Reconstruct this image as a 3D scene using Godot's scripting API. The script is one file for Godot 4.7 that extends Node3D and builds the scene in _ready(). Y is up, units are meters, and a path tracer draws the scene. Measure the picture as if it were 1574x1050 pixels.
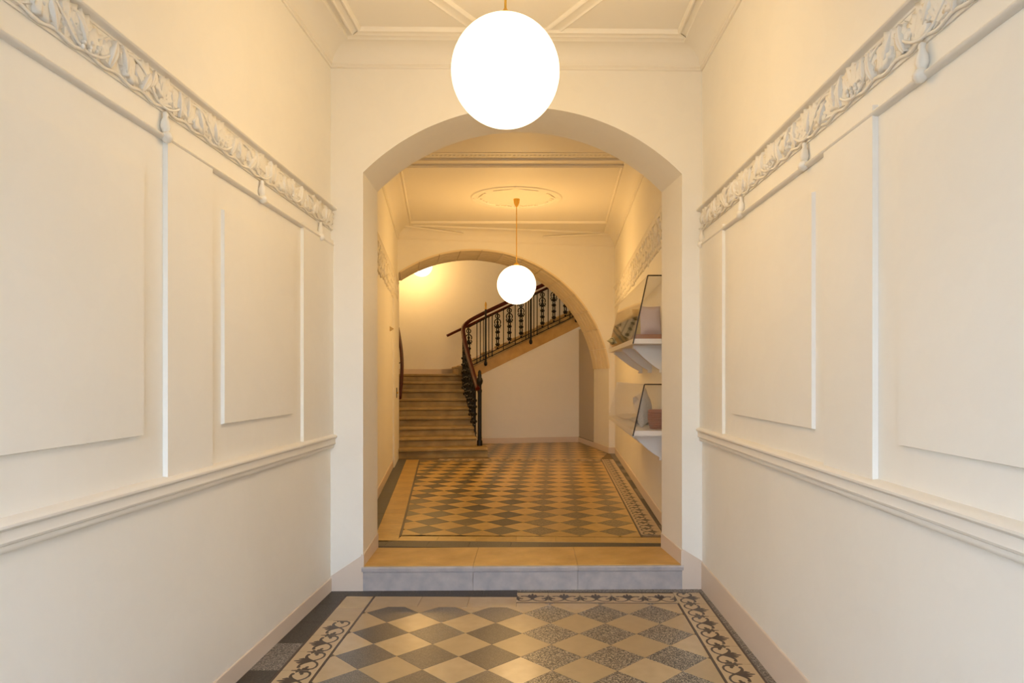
extends Node3D
# Entrance hall of an old apartment house, looking through an arch to a stair.
# Written in metres: X to the right, Y up, Z (here "depth") away from the camera; world z is -depth.

const EYE := 1.35
const UP_FLOOR := 0.155        # the inner hall lies one step higher
const RISE := 0.137
const D := 0.2985              # diagonal of a floor tile
const FA := 0.18045            # the stair hall is turned by this angle
const FO := Vector2(-1.934, 9.91)
var rng := RandomNumberGenerator.new()
var M := {}
var mesh_cache := {}
var used := {}

# ---------------------------------------------------------------- mesh builder
class MB:
	var v := PackedVector3Array()
	var n := PackedVector3Array()
	var uv := PackedVector2Array()

	func tri(a: Vector3, b: Vector3, c: Vector3, na: Vector3, nb: Vector3, nc: Vector3, ua := Vector2.ZERO, ub := Vector2.ZERO, uc := Vector2.ZERO) -> void:
		var cr := (b - a).cross(c - a)
		if cr.length_squared() < 1e-16:
			return
		if cr.dot(na + nb + nc) > 0.0:      # clockwise seen from the front
			v.append_array([a, c, b]); n.append_array([na, nc, nb]); uv.append_array([ua, uc, ub])
		else:
			v.append_array([a, b, c]); n.append_array([na, nb, nc]); uv.append_array([ua, ub, uc])

	func quad(a: Vector3, b: Vector3, c: Vector3, d: Vector3, out: Vector3) -> void:
		var nn := (b - a).cross(c - a)
		if nn.length_squared() < 1e-16:
			nn = (c - a).cross(d - a)
		nn = nn.normalized()
		if nn.dot(out) < 0.0:
			nn = -nn
		tri(a, b, c, nn, nn, nn, Vector2(0, 0), Vector2(1, 0), Vector2(1, 1))
		tri(a, c, d, nn, nn, nn, Vector2(0, 0), Vector2(1, 1), Vector2(0, 1))

	func cap(p: Array, out: Vector3) -> void:
		var z := out.normalized()
		var x := z.cross(Vector3(0.3, 0.9, 0.17)).normalized()
		var y := z.cross(x)
		var flat := PackedVector2Array()
		for q in p:
			flat.append(Vector2(q.dot(x), q.dot(y)))
		var ids := Geometry2D.triangulate_polygon(flat)
		for i in range(0, ids.size(), 3):
			tri(p[ids[i]], p[ids[i + 1]], p[ids[i + 2]], z, z, z)

	# a solid between two alike outlines; smooth: sides whose corner is flatter than about 30 degrees share normals
	func loft(a: Array, b: Array, caps := true, smooth := false) -> void:
		var k := a.size()
		var axis := Vector3.ZERO
		var area := Vector3.ZERO
		for i in k:
			axis += b[i] - a[i]
			area += (a[i] - a[0]).cross(a[(i + 1) % k] - a[0])
		axis = axis.normalized()
		var s := 1.0 if area.dot(axis) > 0.0 else -1.0
		var fn: Array[Vector3] = []
		for i in k:
			var j := (i + 1) % k
			var e: Vector3 = a[j] - a[i]
			var l: Vector3 = b[i] - a[i]
			if l.length_squared() < 1e-12:
				l = axis
			var nn: Vector3 = (e.cross(l) * s)
			fn.append(nn.normalized() if nn.length_squared() > 1e-18 else Vector3.ZERO)
		for i in k:
			var j := (i + 1) % k
			var n0 := fn[i]
			var n1 := fn[i]
			if smooth:
				var pv := fn[(i + k - 1) % k]
				var nx := fn[j]
				if pv.dot(fn[i]) > 0.8:
					n0 = (pv + fn[i]).normalized()
				if nx.dot(fn[i]) > 0.8:
					n1 = (nx + fn[i]).normalized()
			tri(a[i], a[j], b[j], n0, n1, n1)
			tri(a[i], b[j], b[i], n0, n1, n0)
		if caps:
			cap(a, area * -s)
			cap(b, area * s)

	func box(c: Vector3, size: Vector3, bevel := 0.0, basis := Basis()) -> void:
		var h := size * 0.5
		var e := minf(bevel, minf(h.x, minf(h.y, h.z)) * 0.9)
		if e <= 0.0:
			for ax in 3:
				for s in [-1.0, 1.0]:
					var o := Vector3.ZERO
					o[ax] = s
					var p := Vector3.ZERO
					var q := Vector3.ZERO
					p[(ax + 1) % 3] = h[(ax + 1) % 3]
					q[(ax + 2) % 3] = h[(ax + 2) % 3]
					var m := o * h
					quad(c + basis * (m + p + q), c + basis * (m - p + q), c + basis * (m - p - q), c + basis * (m + p - q), basis * o)
			return
		var rings := [[-h.y, e], [-h.y + e, 0.0], [h.y - e, 0.0], [h.y, e]]
		var outl: Array = []
		for r in rings:
			var x: float = h.x - r[1]
			var z: float = h.z - r[1]
			var row: Array = []
			for q in [[x - e, z], [x, z - e], [x, -z + e], [x - e, -z], [-x + e, -z], [-x, -z + e], [-x, z - e], [-x + e, z]]:
				row.append(c + basis * Vector3(q[0], r[0], q[1]))
			outl.append(row)
		for i in 3:
			for k in 8:
				var j := (k + 1) % 8
				var mid: Vector3 = (outl[i][k] + outl[i + 1][j]) * 0.5 - c
				quad(outl[i][k], outl[i][j], outl[i + 1][j], outl[i + 1][k], mid)
		cap(outl[0], basis * Vector3.DOWN)
		cap(outl[3], basis * Vector3.UP)

	# rows of points; hub[r] is a point inside for each row
	func skin(rows: Array, closed: bool) -> void:
		var rn := rows.size()
		var cn: int = rows[0].size()
		var nor: Array = []
		for r in rn:
			var line: Array = []
			for c in cn:
				var c0 := (c + cn - 1) % cn if closed else maxi(c - 1, 0)
				var c1 := (c + 1) % cn if closed else mini(c + 1, cn - 1)
				var dc: Vector3 = rows[r][c1] - rows[r][c0]
				var dr: Vector3 = rows[mini(r + 1, rn - 1)][c] - rows[maxi(r - 1, 0)][c]
				if dc.length_squared() < 1e-14:
					var rr := r + 1 if r == 0 else r - 1
					dc = rows[rr][c1] - rows[rr][c0]
				line.append(dc.cross(dr).normalized())
			nor.append(line)
		for r in rn - 1:
			for c in (cn if closed else cn - 1):
				var j := (c + 1) % cn
				var u0 := Vector2(float(c) / cn, float(r) / (rn - 1))
				var u1 := Vector2(float(c + 1) / cn, float(r) / (rn - 1))
				var u2 := Vector2(float(c + 1) / cn, float(r + 1) / (rn - 1))
				var u3 := Vector2(float(c) / cn, float(r + 1) / (rn - 1))
				tri(rows[r][c], rows[r][j], rows[r + 1][j], nor[r][c], nor[r][j], nor[r + 1][j], u0, u1, u2)
				tri(rows[r][c], rows[r + 1][j], rows[r + 1][c], nor[r][c], nor[r + 1][j], nor[r + 1][c], u0, u2, u3)

	# round bar along a path; radius may be a number or one per point
	func tube(path: Array, radius, sides := 8, ends := true, flat := 1.0) -> void:
		var rows: Array = []
		var k := path.size()
		var t0: Vector3 = (path[1] - path[0]).normalized()
		var ref := Vector3.UP if absf(t0.y) < 0.9 else Vector3.RIGHT
		var x := t0.cross(ref).normalized()
		for i in k:
			var t: Vector3 = (path[mini(i + 1, k - 1)] - path[maxi(i - 1, 0)]).normalized()
			x = (x - t * x.dot(t)).normalized()
			var y := t.cross(x)
			var r: float = radius[i] if radius is Array else radius
			var row: Array = []
			for s in sides:
				var w := TAU * s / sides
				row.append(path[i] + (x * cos(w) + y * sin(w) * flat) * r)
			rows.append(row)
		skin(rows, true)
		if ends:
			cap(rows[0], path[0] - path[1])
			cap(rows[k - 1], path[k - 1] - path[k - 2])

	# profile: [radius, height] pairs, bottom to top
	func lathe(profile: Array, at: Vector3, sides := 16, basis := Basis()) -> void:
		var rows: Array = []
		for p in profile:
			var row: Array = []
			for s in sides:
				var w := -TAU * s / sides
				row.append(at + basis * Vector3(cos(w) * p[0], p[1], sin(w) * p[0]))
			rows.append(row)
		skin(rows, true)

	func ball(at: Vector3, r: float, sides := 10, squash := 1.0) -> void:
		var prof: Array = []
		for i in sides / 2 + 1:
			var w := PI * i / (sides / 2) - PI / 2
			prof.append([maxf(cos(w) * r, 0.0001), sin(w) * r * squash])
		lathe(prof, at, sides)

	func torus(at: Vector3, big: float, small: float, x: Vector3, y: Vector3, from := 0.0, to := TAU, n1 := 16, sides := 6) -> void:
		var path: Array = []
		for i in n1 + 1:
			var w := lerpf(from, to, float(i) / n1)
			path.append(at + (x * cos(w) + y * sin(w)) * big)
		tube(path, small, sides, to - from < TAU - 0.01)

	func mesh(mat: Material) -> ArrayMesh:
		var arr := []
		arr.resize(Mesh.ARRAY_MAX)
		arr[Mesh.ARRAY_VERTEX] = v
		arr[Mesh.ARRAY_NORMAL] = n
		arr[Mesh.ARRAY_TEX_UV] = uv
		var m := ArrayMesh.new()
		m.add_surface_from_arrays(Mesh.PRIMITIVE_TRIANGLES, arr)
		m.surface_set_material(0, mat)
		return m

# ---------------------------------------------------------------- naming helpers
func numbered(called: String, parent: Node) -> String:
	var key := str(parent.get_instance_id()) + called
	var k: int = used.get(key, 0)
	used[key] = k + 1
	return called if k == 0 else "%s_%03d" % [called, k]

func put(called: String, mb, mat: Material, parent: Node = self, kind := "") -> MeshInstance3D:
	var o := MeshInstance3D.new()
	o.name = numbered(called, parent)
	o.mesh = mb.mesh(mat) if mb is MB else mb
	if mb is Mesh and mat:
		o.material_override = mat
	parent.add_child(o, true)
	if kind:
		o.set_meta("kind", kind)
	return o

func thing(called: String, label: String, category: String, at := Vector3.ZERO, group := "") -> Node3D:
	var o := Node3D.new()
	o.name = numbered(called, self)
	add_child(o, true)
	o.position = at
	tag(o, label, category, group)
	return o

func tag(o: Node, label: String, category: String, group := "") -> void:
	o.set_meta("label", label)
	o.set_meta("category", category)
	if group:
		o.set_meta("group", group)

func struct_node(called: String) -> Node3D:
	var o := Node3D.new()
	o.name = called
	add_child(o, true)
	o.set_meta("kind", "structure")
	return o

# ---------------------------------------------------------------- coordinates
func P(x: float, y: float, depth: float) -> Vector3:
	return Vector3(x, y, -depth)

func L2(u: float, w: float) -> Vector2:        # stair hall: u to the right, w deeper
	return FO + Vector2(u * cos(FA) - w * sin(FA), u * sin(FA) + w * cos(FA))

func L(u: float, y: float, w: float) -> Vector3:
	var q := L2(u, w)
	return Vector3(q.x, y, -q.y)

func plan(mb: MB, pts: Array, y0: float, y1: float) -> void:   # prism over a plan outline of Vector2(x, depth)
	var a: Array = []
	var b: Array = []
	for p in pts:
		a.append(P(p.x, y0, p.y))
		b.append(P(p.x, y1, p.y))
	mb.loft(a, b)

func xl(z: float) -> float:       # near left wall
	return -1.252 - 0.0394 * (4.27 - z)

func xr(_z: float) -> float:      # near right wall
	return 1.09

func fxl(z: float) -> float:      # inner hall, left wall
	return -1.494 - 0.135 * (z - 6.64)

func fxr(z: float) -> float:      # inner hall, right wall
	return 1.034 + 0.0477 * (z - 4.73)

func archz(x: float) -> float:    # face of the near arch wall
	return 4.268 + (x + 1.25) * 0.018

# ---------------------------------------------------------------- materials
func noise_tex(freq: float, lo: Color, hi: Color, sd: int, oct := 4, size := 256, kind := FastNoiseLite.TYPE_SIMPLEX_SMOOTH, mid = null) -> NoiseTexture2D:
	var nz := FastNoiseLite.new()
	nz.noise_type = kind
	nz.seed = sd
	nz.frequency = freq
	nz.fractal_octaves = oct
	var t := NoiseTexture2D.new()
	t.width = size
	t.height = size
	t.seamless = true
	t.noise = nz
	var g := Gradient.new()
	g.set_color(0, lo)
	g.set_color(1, hi)
	if mid != null:
		for k in mid:
			g.add_point(k[0], k[1])
	t.color_ramp = g
	return t

func bump_tex(freq: float, sd: int, strength: float, oct := 3) -> NoiseTexture2D:
	var nz := FastNoiseLite.new()
	nz.seed = sd
	nz.frequency = freq
	nz.fractal_octaves = oct
	var t := NoiseTexture2D.new()
	t.width = 256
	t.height = 256
	t.seamless = true
	t.noise = nz
	t.as_normal_map = true
	t.bump_strength = strength
	return t

func mat(called: String, color: Color, rough := 0.6, metal := 0.0) -> StandardMaterial3D:
	var m := StandardMaterial3D.new()
	m.resource_name = called
	m.albedo_color = color
	m.roughness = rough
	m.metallic = metal
	M[called] = m
	return m

func tri_map(m: StandardMaterial3D, tex: Texture2D, scale: float, nrm: Texture2D = null, ns := 0.4) -> void:
	m.uv1_triplanar = true
	m.uv1_world_triplanar = true
	m.uv1_scale = Vector3.ONE * scale
	m.albedo_texture = tex
	if nrm:
		m.normal_enabled = true
		m.normal_texture = nrm
		m.normal_scale = ns

func speckle(sd: int, base: Color, dark: Color, light: Color, share_dark: float, share_light: float, grain: float) -> ImageTexture:
	var r := RandomNumberGenerator.new()
	r.seed = sd
	var n := 256
	var im := Image.create(n, n, false, Image.FORMAT_RGB8)
	im.fill(base)
	var count := int(n * n / (grain * grain) * 1.5)
	for i in count:
		var w := r.randf()
		if w > share_dark + share_light:
			continue
		var c := dark if w < share_dark else light
		c = c.lerp(base, r.randf() * 0.5)
		var cx := r.randi() % n
		var cy := r.randi() % n
		var rad := grain * (0.35 + r.randf() * 0.5)
		var q := int(ceil(rad))
		var sx := 0.7 + r.randf() * 0.6
		for dy in range(-q, q + 1):
			for dx in range(-q, q + 1):
				if dx * dx * sx + dy * dy / sx <= rad * rad:
					im.set_pixel((cx + dx + n) % n, (cy + dy + n) % n, c)
	return ImageTexture.create_from_image(im)

# encaustic scroll tile: u runs along the band, v = 0 on the field side, 1 on the wall side
func scroll_image() -> ImageTexture:
	var n := 256
	var im := Image.create(n, n, false, Image.FORMAT_RGB8)
	var bg := Color(0.765, 0.68, 0.54)
	var ink := Color(0.25, 0.19, 0.155)
	var strokes: Array = []     # each: points, widths
	for s in [-1.0, 1.0]:
		# big C arm: from the heart out over the inner side and back to a curl at the tile edge
		strokes.append([[Vector2(0.0, 0.36), Vector2(0.05, 0.25), Vector2(0.13, 0.16), Vector2(0.23, 0.115), Vector2(0.33, 0.12), Vector2(0.41, 0.17), Vector2(0.445, 0.25), Vector2(0.43, 0.34), Vector2(0.38, 0.385), Vector2(0.335, 0.36)], [0.020, 0.02, 0.021, 0.022, 0.022, 0.022, 0.022, 0.022, 0.026, 0.035], s])
		# curved leaves out of the heart
		strokes.append([[Vector2(0.0, 0.36), Vector2(0.05, 0.47), Vector2(0.12, 0.56), Vector2(0.21, 0.62), Vector2(0.29, 0.635), Vector2(0.33, 0.61)], [0.03, 0.038, 0.036, 0.03, 0.024, 0.04], s])
		strokes.append([[Vector2(0.02, 0.45), Vector2(0.075, 0.58), Vector2(0.10, 0.68), Vector2(0.09, 0.77)], [0.03, 0.032, 0.04, 0.014], s])
		# half of the palmette that sits on the tile edge
		strokes.append([[Vector2(0.5, 0.28), Vector2(0.5, 0.5), Vector2(0.5, 0.72)], [0.03, 0.026, 0.01], s])
		strokes.append([[Vector2(0.5, 0.34), Vector2(0.44, 0.43), Vector2(0.40, 0.44)], [0.025, 0.03, 0.022], s])
		strokes.append([[Vector2(0.5, 0.46), Vector2(0.45, 0.55), Vector2(0.425, 0.555)], [0.022, 0.026, 0.016], s])
	strokes.append([[Vector2(0.0, 0.3), Vector2(0.0, 0.6), Vector2(0.0, 0.80), Vector2(0.0, 0.88)], [0.03, 0.034, 0.026, 0.012], 1.0])
	for y in n:
		for x in n:
			var p := Vector2((x + 0.5) / n - 0.5, 1.0 - (y + 0.5) / n)
			var hit := -1.0
			for st in strokes:
				var q := Vector2(p.x * st[2], p.y)
				if q.x < -0.08:
					continue
				var pts: Array = st[0]
				for i in pts.size() - 1:
					var a: Vector2 = pts[i]
					var ab: Vector2 = pts[i + 1] - a
					var t := clampf((q - a).dot(ab) / ab.length_squared(), 0.0, 1.0)
					hit = maxf(hit, lerpf(st[1][i], st[1][i + 1], t) * 1.25 + 0.004 - (q - a - ab * t).length())
			im.set_pixel(x, y, bg.lerp(ink, clampf(hit / 0.004 + 0.5, 0.0, 1.0)))
	return ImageTexture.create_from_image(im)

func stripes_image() -> ImageTexture:      # pale green cloth with a dark open check
	var n := 128
	var im := Image.create(n, n, false, Image.FORMAT_RGB8)
	im.fill(Color(0.66, 0.66, 0.55))
	for k in [14, 22, 74]:
		im.fill_rect(Rect2i(k, 0, 3, n), Color(0.2, 0.2, 0.16))
	for k in [30, 92]:
		im.fill_rect(Rect2i(0, k, n, 3), Color(0.2, 0.2, 0.16))
	return ImageTexture.create_from_image(im)

func make_materials() -> void:
	var m := mat("wall_paint", Color(0.96, 0.945, 0.905), 0.62)
	tri_map(m, noise_tex(0.006, Color(0.98, 0.98, 0.98), Color(1, 1, 1), 3), 0.5, bump_tex(0.05, 5, 2.0), 0.12)
	m = mat("stucco", Color(0.935, 0.915, 0.87), 0.58)
	m = mat("skirting_paint", Color(0.88, 0.815, 0.745), 0.55)
	m = mat("arch_stone", Color(0.91, 0.85, 0.73), 0.65)
	m = mat("door_grey", Color(0.74, 0.69, 0.62), 0.5)
	m = mat("gap_dark", Color(0.12, 0.11, 0.10), 0.8)
	m = mat("grout", Color(0.50, 0.43, 0.34), 0.8)
	for k in 3:
		m = mat("tile_light_%d" % k, [Color(0.755, 0.665, 0.52), Color(0.72, 0.63, 0.485), Color(0.78, 0.69, 0.545)][k], 0.36)
		tri_map(m, noise_tex(0.02, Color(0.95, 0.95, 0.94), Color(1, 1, 1), 11 + k, 5), 2.0)
		m.roughness = [0.24, 0.30, 0.20][k]
		m = mat("hall_light_%d" % k, [Color(0.83, 0.68, 0.36), Color(0.79, 0.64, 0.33), Color(0.85, 0.70, 0.39)][k], 0.28)
		tri_map(m, noise_tex(0.02, Color(0.90, 0.89, 0.86), Color(1, 1, 1), 11 + k, 5), 2.0)
	var dark_tones := [Color(0.40, 0.375, 0.345), Color(0.35, 0.33, 0.31), Color(0.45, 0.42, 0.38)]
	for k in 3:
		m = mat("tile_plain_%d" % k, Color(1, 1, 1), 0.28)
		tri_map(m, speckle(20 + k, dark_tones[k], dark_tones[k] * 0.72, dark_tones[k] * 1.3, 0.30, 0.18, 2.0), 4.0)
	for k in 3:
		m = mat("hall_plain_%d" % k, Color(1, 1, 1), 0.28)
		var tone: Color = [Color(0.41, 0.365, 0.25), Color(0.33, 0.29, 0.20), Color(0.46, 0.40, 0.27)][k]  # reflected warm lamplight painted into the dark hall tiles
		tri_map(m, speckle(25 + k, tone, tone * 0.72, tone * 1.3, 0.30, 0.18, 2.0), 4.0)
		m = mat("hall_speckled_%d" % k, Color(1, 1, 1), 0.3)
		tri_map(m, speckle(35 + k, tone * 1.15, Color(0.19, 0.17, 0.13), Color(0.74, 0.62, 0.40), 0.34, 0.34, 3.8), 4.0)
	for k in 2:
		m = mat("tile_speckled_%d" % k, Color(1, 1, 1), 0.32)
		tri_map(m, speckle(30 + k, [Color(0.47, 0.44, 0.40), Color(0.50, 0.455, 0.40)][k], Color(0.15, 0.14, 0.13), Color(0.76, 0.71, 0.62), 0.40, 0.34, 4.2), 4.0)
	m = mat("strip_dark", Color(1, 1, 1), 0.42)
	tri_map(m, speckle(41, Color(0.24, 0.22, 0.20), Color(0.14, 0.13, 0.12), Color(0.36, 0.33, 0.29), 0.3, 0.2, 2.6), 4.0)
	m = mat("strip_grey", Color(1, 1, 1), 0.42)
	tri_map(m, speckle(42, Color(0.46, 0.43, 0.40), Color(0.2, 0.19, 0.18), Color(0.70, 0.67, 0.62), 0.36, 0.34, 3.2), 4.0)
	m = mat("line_tile", Color(0.29, 0.23, 0.19), 0.4)
	m = mat("scroll_tile", Color(1, 1, 1), 0.38)
	m.albedo_texture = scroll_image()
	m = mat("step_stone", Color(0.75, 0.635, 0.39), 0.5)
	tri_map(m, noise_tex(0.012, Color(0.72, 0.70, 0.66), Color(1, 1, 1), 51, 5), 1.2, bump_tex(0.04, 52, 3.0), 0.25)
	m = mat("sill_marble", Color(0.76, 0.74, 0.74), 0.55)
	tri_map(m, noise_tex(0.02, Color(0.84, 0.84, 0.85), Color(1, 0.98, 0.95), 61, 6), 1.6, bump_tex(0.03, 62, 4.0, 5), 0.35)
	m = mat("tread_stone", Color(0.82, 0.66, 0.38), 0.45)  # yellow from wear and, on the sill, warm lamplight painted in
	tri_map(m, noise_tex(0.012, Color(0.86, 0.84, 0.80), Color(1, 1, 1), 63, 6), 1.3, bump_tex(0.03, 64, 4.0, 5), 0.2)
	m = mat("iron", Color(0.045, 0.04, 0.04), 0.42, 0.3)
	m = mat("rail_wood", Color(0.34, 0.10, 0.04), 0.36)
	m.metallic_specular = 0.3
	tri_map(m, noise_tex(0.03, Color(0.7, 0.66, 0.62), Color(1, 1, 1), 71, 3), 3.0)
	m = mat("brass", Color(0.86, 0.68, 0.28), 0.4, 0.35)
	m = mat("shelf_white", Color(0.90, 0.88, 0.85), 0.4)
	m = mat("edge_brown", Color(0.14, 0.08, 0.05), 0.35)
	m = mat("plastic_cream", Color(0.78, 0.70, 0.52), 0.45)
	m = mat("cloth_pink", Color(0.84, 0.76, 0.74), 0.9)
	m = mat("cloth_white", Color(0.95, 0.91, 0.86), 0.95)
	tri_map(m, noise_tex(0.09, Color(0.72, 0.72, 0.72), Color(1, 1, 1), 81, 2), 4.0, bump_tex(0.1, 82, 12.0), 1.0)
	m = mat("cloth_check", Color(1, 1, 1), 0.9)
	m.albedo_texture = stripes_image()
	m.uv1_scale = Vector3(2, 2, 1)
	m = mat("cloth_dark", Color(0.13, 0.12, 0.12), 0.9)
	m = mat("wicker", Color(0.55, 0.25, 0.07), 0.6)
	m = mat("tray_wood", Color(0.62, 0.36, 0.14), 0.5)
	m = mat("mustard", Color(0.72, 0.60, 0.16), 0.7)
	m = mat("pane", Color(0.93, 0.95, 0.94, 0.045), 0.03)
	m.transparency = BaseMaterial3D.TRANSPARENCY_ALPHA
	m = mat("door_wood", Color(0.36, 0.22, 0.12), 0.5)
	m = mat("pavement", Color(0.5, 0.49, 0.47), 0.9)
	for k in 2:
		m = mat("opal_%d" % k, Color(0.96, 0.94, 0.90), 0.25)
		m.emission_enabled = true
		m.emission = Color(1.0, 0.93, 0.80)
		m.emission_energy_multiplier = 1.9

# ---------------------------------------------------------------- floors
func clip_one(poly: PackedVector2Array, region: PackedVector2Array) -> Array:
	return Geometry2D.intersect_polygons(poly, region)

# a tile from a convex outline in plan (x, depth); top at y
func tile(parent: Node, called: String, poly: PackedVector2Array, y: float, m: Material, thick := 0.006, uv_box = null) -> void:
	var c := Vector2.ZERO
	for p in poly:
		c += p
	c /= poly.size()
	var mb := MB.new()
	var base: Array = []
	var mid: Array = []
	var top: Array = []
	var uvs: Array = []
	for p in poly:
		var d := (p - c)
		var l := maxf(d.length(), 0.001)
		var q0 := c + d * maxf(0.2, 1.0 - 0.0007 / l)
		var q1 := c + d * maxf(0.2, 1.0 - 0.0019 / l)
		base.append(P(q0.x, y - thick, q0.y))
		mid.append(P(q0.x, y - 0.0009, q0.y))
		top.append(P(q1.x, y, q1.y))
		if uv_box != null:
			var r: Vector2 = p - uv_box[0]
			uvs.append(Vector2(r.dot(uv_box[1]) / uv_box[1].length_squared(), 1.0 - r.dot(uv_box[2]) / uv_box[2].length_squared()))
		else:
			uvs.append(Vector2.ZERO)
	var k := poly.size()
	for i in k:
		var j := (i + 1) % k
		var e: Vector3 = (mid[i] + mid[j]) * 0.5 - P(c.x, y, c.y)
		mb.quad(base[i], base[j], mid[j], mid[i], Vector3(e.x, 0, e.z))
		mb.quad(mid[i], mid[j], top[j], top[i], Vector3(e.x, 0.02, e.z))
	var up := Vector3.UP
	for i in range(1, k - 1):
		mb.tri(top[0], top[i], top[i + 1], up, up, up, uvs[0], uvs[i], uvs[i + 1])
	put(called, mb, m, parent)

func lattice_pt(o: Vector2, slope: float, s: float, t: float) -> Vector2:   # s across, t deep
	return Vector2(s + slope * (t - o.y), t - slope * s)

func rect_poly(f: Callable, s0: float, s1: float, t0: float, t1: float) -> PackedVector2Array:
	return PackedVector2Array([f.call(s0, t0), f.call(s1, t0), f.call(s1, t1), f.call(s0, t1)])

func band(parent: Node, f: Callable, s0: float, s1: float, t0: float, t1: float, along_t: bool, step: float, y: float, called: String, mats: Array, scroll_dir := 0, region = null) -> void:
	var a := t0 if along_t else s0
	var b := t1 if along_t else s1
	var count := maxi(1, int(round((b - a) / step)))
	for i in count:
		var p := lerpf(a, b, float(i) / count)
		var q := lerpf(a, b, float(i + 1) / count)
		var poly := rect_poly(f, s0, s1, p, q) if along_t else rect_poly(f, p, q, t0, t1)
		var box = null
		if scroll_dir != 0:
			if along_t:
				box = [poly[0] if scroll_dir > 0 else poly[1], poly[3] - poly[0], (poly[1] - poly[0]) * scroll_dir]
			else:
				box = [poly[0], poly[1] - poly[0], poly[3] - poly[0]]
		if region == null:
			tile(parent, called, poly, y, mats[rng.randi() % mats.size()], 0.006, box)
		else:
			for c in clip_one(poly, region):
				tile(parent, called, c, y, mats[rng.randi() % mats.size()], 0.006, box)

func diamonds(parent: Node, f: Callable, s0: float, t0: float, m0: int, m1: int, n0: int, n1: int, y: float, region: PackedVector2Array, speckled_from: int, light_kind := "tile_light_%d") -> void:
	for n in range(n0, n1 + 1):
		for m in range(m0, m1 + 1):
			for light in 2:
				var cs := s0 + (m + 0.5 * light) * D
				var ct := t0 + (n + 0.5 * light) * D
				var h := D / 2
				var poly := PackedVector2Array([f.call(cs - h, ct), f.call(cs, ct - h), f.call(cs + h, ct), f.call(cs, ct + h)])
				for c in clip_one(poly, region):
					var area := 0.0
					for i in c.size():
						area += c[i].cross(c[(i + 1) % c.size()])
					if absf(area) < 0.0016:
						continue
					var k: String
					if light:
						k = light_kind % (rng.randi() % 3)
					elif m >= speckled_from:
						k = ("tile_speckled_%d" if light_kind[0] == "t" else "hall_speckled_%d") % (rng.randi() % 2)
					else:
						k = ("tile_plain_%d" if light_kind[0] == "t" else "hall_plain_%d") % (rng.randi() % 3)
					tile(parent, "light_tile" if light else "dark_tile", c, y, M[k])

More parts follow.
